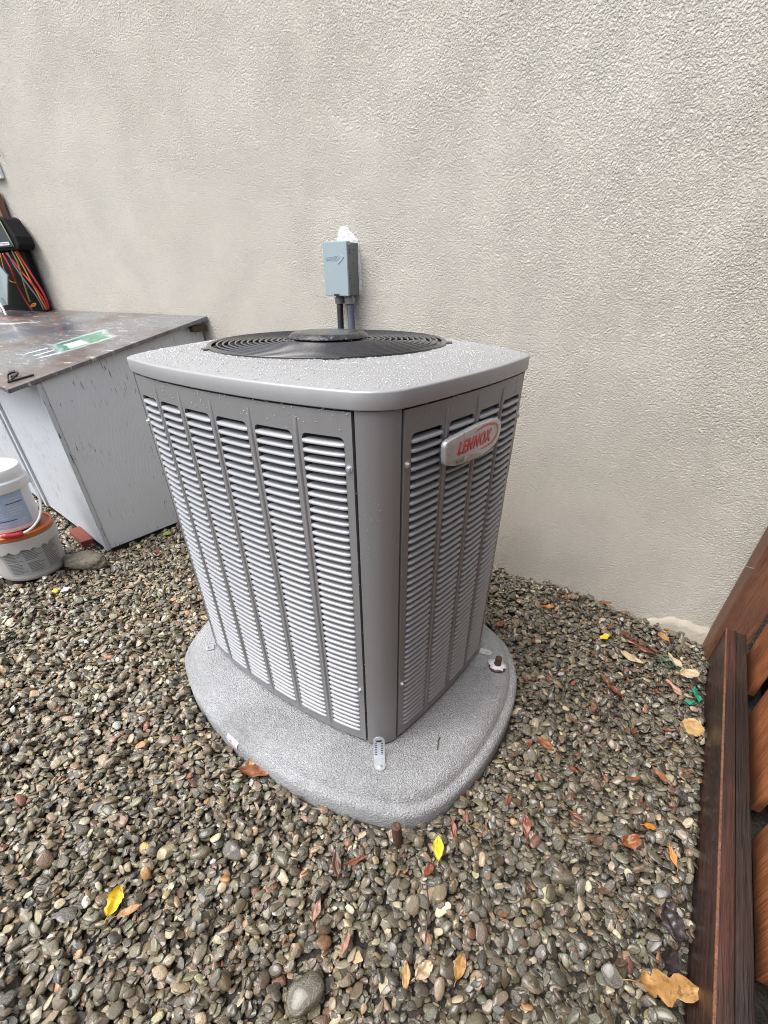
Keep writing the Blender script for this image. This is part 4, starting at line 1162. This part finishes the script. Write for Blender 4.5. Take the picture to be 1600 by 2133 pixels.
def lead(pts, r, mt, name, label):
    o = MB().tube([tuple(Vector(q)-Vector(pts[0])) for q in smooth_path(pts, 30)], r, 8).build(name, mt, smooth=True); o.location = pts[0]
    tag(o, label, 'cable')
lead([(-2.892,-.09,1.285),(-2.872,-.085,1.23),(-2.838,-.075,1.14),(-2.825,-.06,1.06),(-2.845,-.055,.995)], .0058, M_redr, 'red_lead', 'thick red test lead hanging nearest the stucco wall')
lead([(-3.010,-.10,1.275),(-2.965,-.10,1.24),(-2.93,-.095,1.19),(-2.86,-.085,1.11),(-2.835,-.07,1.04),(-2.85,-.06,.992)], .0052, M_redr, 'red_lead', 'red test lead crossing over the grey lead')
lead([(-3.020,-.115,1.272),(-2.995,-.115,1.20),(-3.000,-.115,1.12),(-2.99,-.11,1.05),(-2.965,-.10,.985)], .0055, M_redr, 'red_lead', 'leftmost red test lead ending beside the black board')
lead([(-2.930,-.10,1.283),(-2.915,-.10,1.22),(-2.935,-.10,1.14),(-2.95,-.10,1.07),(-2.955,-.10,1.03)], .0048, M_gold, 'yellow_lead', 'dull yellow lead hanging straight from the bag')
lead([(-2.905,-.095,1.280),(-2.885,-.09,1.20),(-2.875,-.08,1.11),(-2.865,-.07,1.03),(-2.87,-.06,.992)], .0042, M_yellow, 'yellow_lead', 'bright yellow lead between the grey and red leads')
lead([(-3.04,-.12,1.272),(-3.06,-.125,1.20),(-3.04,-.13,1.14),(-2.98,-.125,1.13)], .0032, M_yellow, 'yellow_lead', 'thin yellow lead looping to the left below the bag')
lead([(-2.975,-.105,1.276),(-2.955,-.105,1.21),(-2.91,-.095,1.12),(-2.88,-.08,1.05),(-2.89,-.065,.99)], .0048, M_greyr, 'grey_lead', 'grey test lead running diagonally between red leads')
lead([(-2.985,-.10,.998),(-2.955,-.09,1.018),(-2.925,-.085,1.022),(-2.93,-.09,1.012),(-2.965,-.10,1.006)], .0040, M_yellow, 'yellow_lead', 'loose yellow loop of lead lying at the back of the lid')
box_thing('black_board', (-3.5, -.055, .93), (-2.885, -.018, 1.285), M_board, 'flat black board standing behind the hanging test leads', 'board')
ts = empty('teal_sheet', (-3.05, -.2, 1.0)); tag(ts, 'dull teal sheet with bright metal edge leaning at the picture edge', 'sheet')
m = MB(); v = [(-3.45,-.205,.98),(-3.02,-.205,1.02),(-2.905,-.19,1.165),(-3.00,-.175,1.215),(-3.45,-.175,1.235)]; k = 5
m.add(v + [(x, y+.008, z) for x, y, z in v], [tuple(range(k)), tuple(range(2*k-1, k-1, -1))] + [(i, (i+1) % k, k+(i+1) % k, k+i) for i in range(k)])
wpart(m, 'sheet_face', M_teal, ts, ts)
wpart(MB().tube([(-3.02,-.208,1.02),(-2.905,-.193,1.165)], .004, 6), 'metal_edge', M_alu, ts, ts)
wpart(MB().tube([(-3.10,-.215,1.055),(-3.03,-.235,.965)], .008, 6), 'stick', M_alu, ts, ts)
box_thing('batten', (-3.16, -.05, 1.30), (-2.985, -.012, 1.56), M_wood, 'brown wooden batten on the wall behind the tool bag', 'batten')
box_thing('plaque', (-3.10, -.022, 1.603), (-2.893, -.002, 1.70), M_white, 'white plaque on the wall cut by the left picture edge', 'plaque')
hk = empty('wall_hook', (-2.83, -.01, 1.70)); tag(hk, 'small dark metal hook on the wall above the white plaque', 'hook')
wpart(MB().tube(smooth_path([(-2.852,-.002,1.735),(-2.846,-.016,1.73),(-2.832,-.02,1.712),(-2.826,-.018,1.692),(-2.836,-.02,1.685)], 14), .0045, 8), 'hook_rod', M_black_metal, hk, hk, smooth=True)

# ------------------------------------------------------------------ fence on the right
fence = empty('wooden_fence', (1.30, -1.0, 0))
tag(fence, 'redwood board fence with corner post running off from the house wall', 'fence')
def fpart(m, name, mt, **k): return wpart(m, name, mt, fence, fence, **k)
fpart(MB().hexa([(1.186,-.105,-.1),(1.292,-.105,-.1),(1.292,-.016,-.1),(1.178,-.016,-.1)], [(1.186,-.105,1.9),(1.292,-.105,1.9),(1.292,-.016,1.9),(1.178,-.016,1.9)]), 'post', M_post, bevel=.004)
rk = random.Random(12)
y = -.115; first = True
spans = [(-.335,-.118),(-.824,-.455),(-1.252,-.925)]
y = -1.34
while y > -4.6: spans.append((y-.36, y)); y -= .46
for i, (ya, yb) in enumerate(spans):
    z0 = (.012, .020, .030)[i] if i < 3 else rk.uniform(.0, .03)
    fpart(MB().box((1.298+rk.uniform(0, .002), ya, z0), (1.322, yb, 1.82+rk.uniform(-.01, .01))), 'plank', M_plank, bevel=.003)
y = -.005
for k_ in range(11):
    fpart(MB().box((1.365, y-.405, -.04), (1.385, y, 1.82)), 'back_plank', M_plankdark, bevel=.003); y -= .415
for z in (.42, 1.55): fpart(MB().box((1.325, -4.6, z), (1.362, -.02, z+.085)), 'rail', M_plankdark, bevel=.003)
tag(fence, None)
tb = MB().box((-.0175, -1.5, -.07), (.0145, 1.0, .100)).build('edging_timber', M_beam, bevel=.004)
MB().box((-.0183, -1.5, .0955), (-.0130, .98, .1008)).build('worn_edge', M_post, tb, bevel=.0015)
tb.location = (1.2225, -1.075, 0); tag(tb, 'wet reddish edging timber with pale worn edge along the gravel', 'timber')
tb = MB().box((-.0155, -1.5, -.07), (.0155, 1.03, .096)).build('edging_timber', M_beamd, bevel=.003)
tb.location = (1.2545, -1.07, 0); tag(tb, 'dark edging timber on the fence side of the reddish one', 'timber')
nl = MB().tube([(1.186, -.103, .349), (1.15, -.125, .362)], .0018, 6).build('nail', M_alu); tag(nl, 'bent bright nail sticking out of the fence post', 'nail')

# ------------------------------------------------------------------ small things on pad and gravel
def on_w(x, y, dz=0.0): return Vector((x, y, hmax(x, y, .012) + dz))
st = empty('pipe_stub', (.557, -.716, .0705)); tag(st, 'rusty pipe stub with white plastic and dark red washer on the pad', 'pipe stub')
MB().lathe([(0, .048), (.006, .048), (.0105, .047), (.011, .045), (.0105, .0), (.0, .0)], 18).build('stub', M_rust, st, smooth=True, auto=.6)
MB().lathe([(.011, .0), (.026, .0), (.028, .004), (.026, .009), (.013, .010)], 24).build('washer', simple('dark_red_washer', (.10, .03, .03), .4), st, smooth=True)
m = MB(); rk = random.Random(3); ring = []
for k in range(20):
    a_ = 2*math.pi*k/20; r = .027 + rk.uniform(-.006, .006) + (.008 if k in (0, 9, 10) else 0); ring.append((r*math.cos(a_), r*math.sin(a_)+.004, .0125+rk.uniform(-.002, .002)))
m.add(ring + [(x*.42, y*.42, .0165) for x, y, z in ring] + [(x, y, z-.003) for x, y, z in ring], [(k, (k+1) % 20, 20+(k+1) % 20, 20+k) for k in range(20)] + [(k, (k+1) % 20, 40+(k+1) % 20, 40+k) for k in range(20)])
m.build('torn_plastic', M_white, st, smooth=True)
o = MB().lathe([(0, .073), (.007, .075), (.0115, .072), (.0125, .068), (.012, -.04)], 16).build('stake', M_rust, smooth=True, auto=.7)
o.location = (.552, -1.372, -.005); o.rotation_euler = (.05, -.04, 0); tag(o, 'rusty round stake in the gravel at the front corner of the pad', 'stake')
tw = MB().tube(smooth_path([(.535,-1.125,.0735),(.530,-1.112,.0740),(.524,-1.098,.0735),(.522,-1.083,.0735)], 10), .0014, 6).build('twig', M_twig, smooth=True); tag(tw, 'thin dark twig lying on the grey pad', 'twig')

# leaves
def leaf(x, y, ln, wd, ang, mt, curl=.2, fold=.15, shape='oval', seed=0, tilt=(0, 0), lift=.002, stem=True):
    rk = random.Random(seed*13+5); nu, nv = 15, 9; v = []
    for i in range(nu):
        s_ = i/(nu-1)
        if shape == 'oval': w = math.sin(math.pi*min(1, s_*.96+.02))**.75
        elif shape == 'narrow': w = math.sin(math.pi*(s_*.97+.015))**1.15
        elif shape == 'round': w = math.sin(math.pi*(s_*.96+.02))**.5
        elif shape == 'lobed': w = (.42+.58*abs(math.sin(3.0*math.pi*s_+.35)))*math.sin(math.pi*(s_*.95+.03))**.45
        else: w = (.75+.25*rk.random())*math.sin(math.pi*(s_*.94+.03))**.6
        for j in range(nv):
            q = (j/(nv-1))*2-1
            xx = (s_-.5)*ln + .05*ln*math.sin(3*s_+seed)*0 + (.06*ln*abs(q)*math.cos(6*s_) if shape == 'lobed' else 0)
            yy = q*w*wd*.5*(1+.22*mnoise.noise(Vector((s_*4, q*1.3, seed*2.1))))
            zz = fold*abs(q)*w*wd*.5 + curl*ln*((s_-.5)**2*2) + .10*ln*mnoise.noise(Vector((s_*3.6, q*1.9, seed*1.7))) * (1.8 if shape == 'crumpled' else 1)
            v.append((xx, yy, zz))
    f = [(i*nv+j, (i+1)*nv+j, (i+1)*nv+j+1, i*nv+j+1) for i in range(nu-1) for j in range(nv-1)]
    zm = min(p[2] for p in v); v = [(a, b, c-zm) for a, b, c in v]
    name = {'lobed': 'lobed_leaf', 'crumpled': 'crumpled_leaf', 'narrow': 'narrow_leaf'}.get(shape, 'leaf')
    m = MB().add(v, f)
    if stem: m.tube([(-.5*ln, 0, v[nv//2][2]), (-.62*ln, .03*ln, v[nv//2][2]-.001), (-.75*ln, .02*ln, v[nv//2][2]-.002)], .0009 + .006*ln*.15, 5)
    o = m.build(name, mt, smooth=True)
    o.location = (x, y, hmax(x, y, min(ln, .05)*.35, lambda q: np.percentile(q, 93)) + lift)
    o.rotation_euler = (tilt[0], tilt[1], ang)
    return o
# x, y, length, width, angle, colour, curl, fold, shape, label
LEAVES = [
 (.650,-1.338,.058,.026,2.05,'lime',.10,.35,'oval','bright yellow green leaf on the gravel just in front of the pad'),
 (.072,-1.836,.060,.042,2.0,'yellow',.30,.55,'crumpled','curled bright yellow leaf alone on the left gravel'),
 (.124,-1.832,.052,.019,1.0,'ochre',.12,.30,'oval','slim tan leaf touching the curled yellow leaf'),
 (1.165,-.560,.070,.060,2.2,'tan',.05,.06,'round','round tan leaf with veins beside the edging timber'),
 (1.158,-1.352,.112,.070,.45,'ochre',.12,.15,'lobed','big lobed orange tan leaf against the edging timber'),
 (1.146,-1.050,.056,.014,2.1,'orange',.10,.25,'narrow','thin bright orange leaf standing out near the edging timber'),
 (1.091,-.990,.032,.018,.4,'orange',.10,.20,'oval','small oval orange leaf between stones'),
 (.838,-.265,.042,.032,1.0,'yellow',.15,.30,'oval','small golden yellow leaf near the wall'),
 (.943,-.317,.085,.034,.0,'pale',.10,.20,'oval','long pale pinkish tan leaf on the brown leaf litter'),
 (1.088,-.249,.100,.028,2.3,'pale',.12,.25,'narrow','long pale tan leaf by the wall footing'),
 (1.137,-.302,.060,.045,.3,'pale',.35,.5,'crumpled','crumpled cream leaf close to the corner post'),
 (.663,-1.283,.072,.018,2.2,'redbrown',.08,.35,'narrow','narrow red brown leaf touching the front right pad edge'),
 (.819,-1.170,.064,.021,2.0,'redbrown',.10,.40,'narrow','shiny maroon narrow leaf right of the pad'),
 (.787,-.880,.075,.026,2.6,'rust',.12,.35,'narrow','rust coloured pointed leaf beside the right pad edge'),
 (1.095,-.819,.062,.018,2.4,'rust',.06,.20,'narrow','slim rust orange leaf left of the edging timber'),
 (1.052,-1.073,.050,.040,.8,'rust',.40,.6,'crumpled','crumpled rusty leaf among dark stones at right'),
 (.459,-1.505,.066,.020,2.3,'brown',.15,.50,'narrow','folded brown leaf in front of the pad, left of the stake'),
 (.496,-1.470,.060,.014,.9,'redbrown',.22,.50,'narrow','dark red curled leaf beside the folded brown leaf'),
 (.478,-1.607,.052,.016,1.9,'pink',.10,.30,'narrow','pale pink narrow leaf on the front gravel'),
 (.573,-1.625,.058,.013,1.75,'pink',.10,.30,'narrow','thin pinkish brown leaf in the front middle'),
 (.709,-1.603,.046,.017,2.0,'tan',.12,.30,'oval','yellow tan pointed leaf at the bottom middle'),
 (.735,-1.580,.042,.028,1.2,'pale',.25,.45,'crumpled','white tan crumpled leaf next to the yellow tan one'),
 (.797,-1.530,.050,.024,1.7,'ochre',.15,.35,'oval','olive tan folded leaf at the bottom right of centre'),
 (.099,-1.424,.090,.040,.55,'rust',.15,.40,'oval','large red brown leaf at the left front pad edge'),
 (.070,-1.400,.045,.030,1.5,'ochre',.30,.5,'crumpled','orange tan crumpled tuft beside the large red brown leaf'),
 (-1.437,-.569,.055,.034,.4,'green',.10,.25,'oval','light green leaf at the foot of the cabinet side'),
 (.799,-.060,.048,.026,.8,'rust',.10,.30,'oval','small reddish leaf leaning at the base of the wall'),
 (.596,-.212,.046,.034,.5,'orange',.25,.4,'crumpled','orange brown scrap of leaf behind the unit'),
 (.470,-.434,.055,.036,1.3,'rust',.20,.4,'crumpled','orange red leaf by the right rear corner of the unit'),
 (1.036,-.090,.075,.035,2.2,'ochre',.25,.4,'oval','brown tan leaf standing against the wall footing'),
 (.915,-.538,.085,.024,2.5,'redbrown',.18,.35,'narrow','long curved maroon leaf right of the pipe stub'),
 (.884,-.494,.060,.028,2.2,'brown',.15,.3,'oval','dull brown leaf touching the long curved maroon leaf'),
 (1.150,-1.225,.075,.050,2.0,'dark',.30,.5,'crumpled','black crumpled wet leaf beside the edging timber'),
 (1.160,-1.290,.060,.040,1.2,'dark',.25,.5,'crumpled','second black wet leaf touching the big lobed leaf'),
 (.985,-.245,.150,.030,-.1,'redbrown',.05,.25,'narrow','long dark red leaf strip in the litter near the wall'),
 (1.010,-.215,.120,.022,-.15,'brown',.05,.25,'narrow','long brown leaf strip above the dark red one'),
 (.900,-.225,.050,.030,1.0,'redbrown',.2,.4,'oval','red leaf right of the golden yellow leaf'),
 (1.10,-.40,.085,.03,2.5,'pink',.15,.35,'narrow','dull mauve leaf below the crumpled cream leaf'),
]
for i, (x, y, ln, wd, an, mc, cu, fo, sh, lb) in enumerate(LEAVES):
    o = leaf(x, y, ln, wd, an, LM[mc], cu, fo, sh, i+1, (random.uniform(-.3, .3), random.uniform(-.3, .3)), .002)
    tag(o, lb, 'leaf', 'fallen leaves on the gravel')
rk = random.Random(21); nfrag = 0
while nfrag < 76:
    x, y = rk.uniform(.55, 1.17), rk.uniform(-1.45, -.06)
    if rk.random() > .35 + .65*max(0, (y+1.2)/1.1)*max(0, (x-.5)/.6) or in_fp(x, y, .03)[0]: continue
    ln = rk.uniform(.020, .045)
    fk = rk.choice(['brown','redbrown','dark','redbrown','rust','brown'])
    o = leaf(x, y, ln, ln*rk.uniform(.25, .55), rk.uniform(0, 6.28), LM[fk], rk.uniform(.05, .3), rk.uniform(.1, .5), 'oval', 50+nfrag, (rk.uniform(-.3, .3), rk.uniform(-.3, .3)), .0005, False)
    o.name = 'leaf_fragment'
    tint = {'brown': 'dull brown', 'redbrown': 'dark maroon', 'dark': 'blackish', 'rust': 'rusty orange'}[fk]
    if y > -.30: zone = 'below the stucco wall'
    elif x > 1.0: zone = 'close to the edging timber'
    elif y < -1.05: zone = 'in front of the pad'
    elif x < .80: zone = 'close to the right pad edge'
    else: zone = 'midway between pad and edging timber'
    size_ = 'tiny' if ln < .030 else 'small'
    tag(o, f'{size_} {tint} scrap of dead leaf {zone}', 'leaf scrap', f'{size_} {tint} leaf scraps {zone}'); nfrag += 1
def gtube(name, pts, r, mt, label, cat):
    P = smooth_path([(x, y, hmax(x, y, .01)+dz) for x, y, dz in pts], 40)
    o = MB().tube([tuple(Vector(q)-Vector(P[0])) for q in P], r, 6).build(name, mt, smooth=True); o.location = P[0]; tag(o, label, cat)
gtube('twig', [(.745,-.15,.006),(.767,-.119,.008),(.785,-.09,.006)], .0035, M_twig, 'short brown twig on the gravel below the wall', 'twig')
gtube('twig', [(.84,-.62,.004),(.90,-.66,.005),(.97,-.72,.004),(1.02,-.80,.004)], .0018, M_twig, 'long thin twig on the gravel right of the pad', 'twig')
gtube('twig', [(.665,-1.43,.004),(.69,-1.47,.005),(.715,-1.53,.004)], .0018, M_twig, 'thin dark twig in front of the pad near the yellow green leaf', 'twig')
gtube('green_twine', [(1.03,-.29,.004),(1.045,-.262,.012),(1.07,-.258,.006),(1.085,-.285,.012),(1.055,-.302,.010),(1.04,-.278,.014),(1.075,-.272,.008),(1.10,-.29,.010),(1.12,-.262,.012),(1.145,-.33,.006)], .0014, M_green, 'tangle of thin green twine on the leaf litter', 'twine')
m = MB(); rib_ = [(1.132,-.452),(1.150,-.470),(1.168,-.452),(1.178,-.425),(1.166,-.402),(1.150,-.385)]; v = []
for i, (x, y) in enumerate(rib_):
    z = hmax(x, y, .012)+.006+.004*(i % 2)
    v += [(x-.004, y-.007, z), (x+.004, y+.007, z+.006*(1 if i % 2 else -.3))]
m.add(v, [(2*i, 2*i+1, 2*i+3, 2*i+2) for i in range(len(rib_)-1)])
o = m.build('green_ribbon', M_green); tag(o, 'twisted bright green plastic ribbon beside the edging timber', 'ribbon')
def chip(name, x, y, sx_, sy_, ang, mt, label, cat, th=.004):
    m = MB().hexa([(-sx_, -sy_, 0), (sx_*.9, -sy_*.8, 0), (sx_, sy_*.7, 0), (-sx_*.7, sy_, 0)], [(-sx_, -sy_, th), (sx_*.9, -sy_*.8, th*1.2), (sx_, sy_*.7, th), (-sx_*.7, sy_, th*1.4)])
    o = m.build(name, mt, bevel=.0008); o.location = on_w(x, y, .001); o.rotation_euler = (.25, -.2, ang); tag(o, label, cat)
chip('plastic_chip', -1.335, -1.19, .020, .014, .5, M_white, 'white plastic chip on the gravel beside the yellow cap', 'plastic chip')
o = MB().lathe([(0, .008), (.012, .008), (.015, .005), (.015, 0)], 18).build('bottle_cap', simple('yellow_plastic', (.62, .47, .03), .4), smooth=True, auto=.6); o.location = on_w(-1.368, -1.222, .0); o.rotation_euler = (.3, .1, 0); tag(o, 'small yellow plastic cap on the gravel right of the pails', 'cap')
chip('red_chip', -1.281, -.738, .010, .007, .2, M_redp, 'tiny red plastic chip on the gravel near the cabinet', 'plastic chip')
print('stones', NS, 'shown singly', len(big_idx), 'hm', float(HM.mean()))
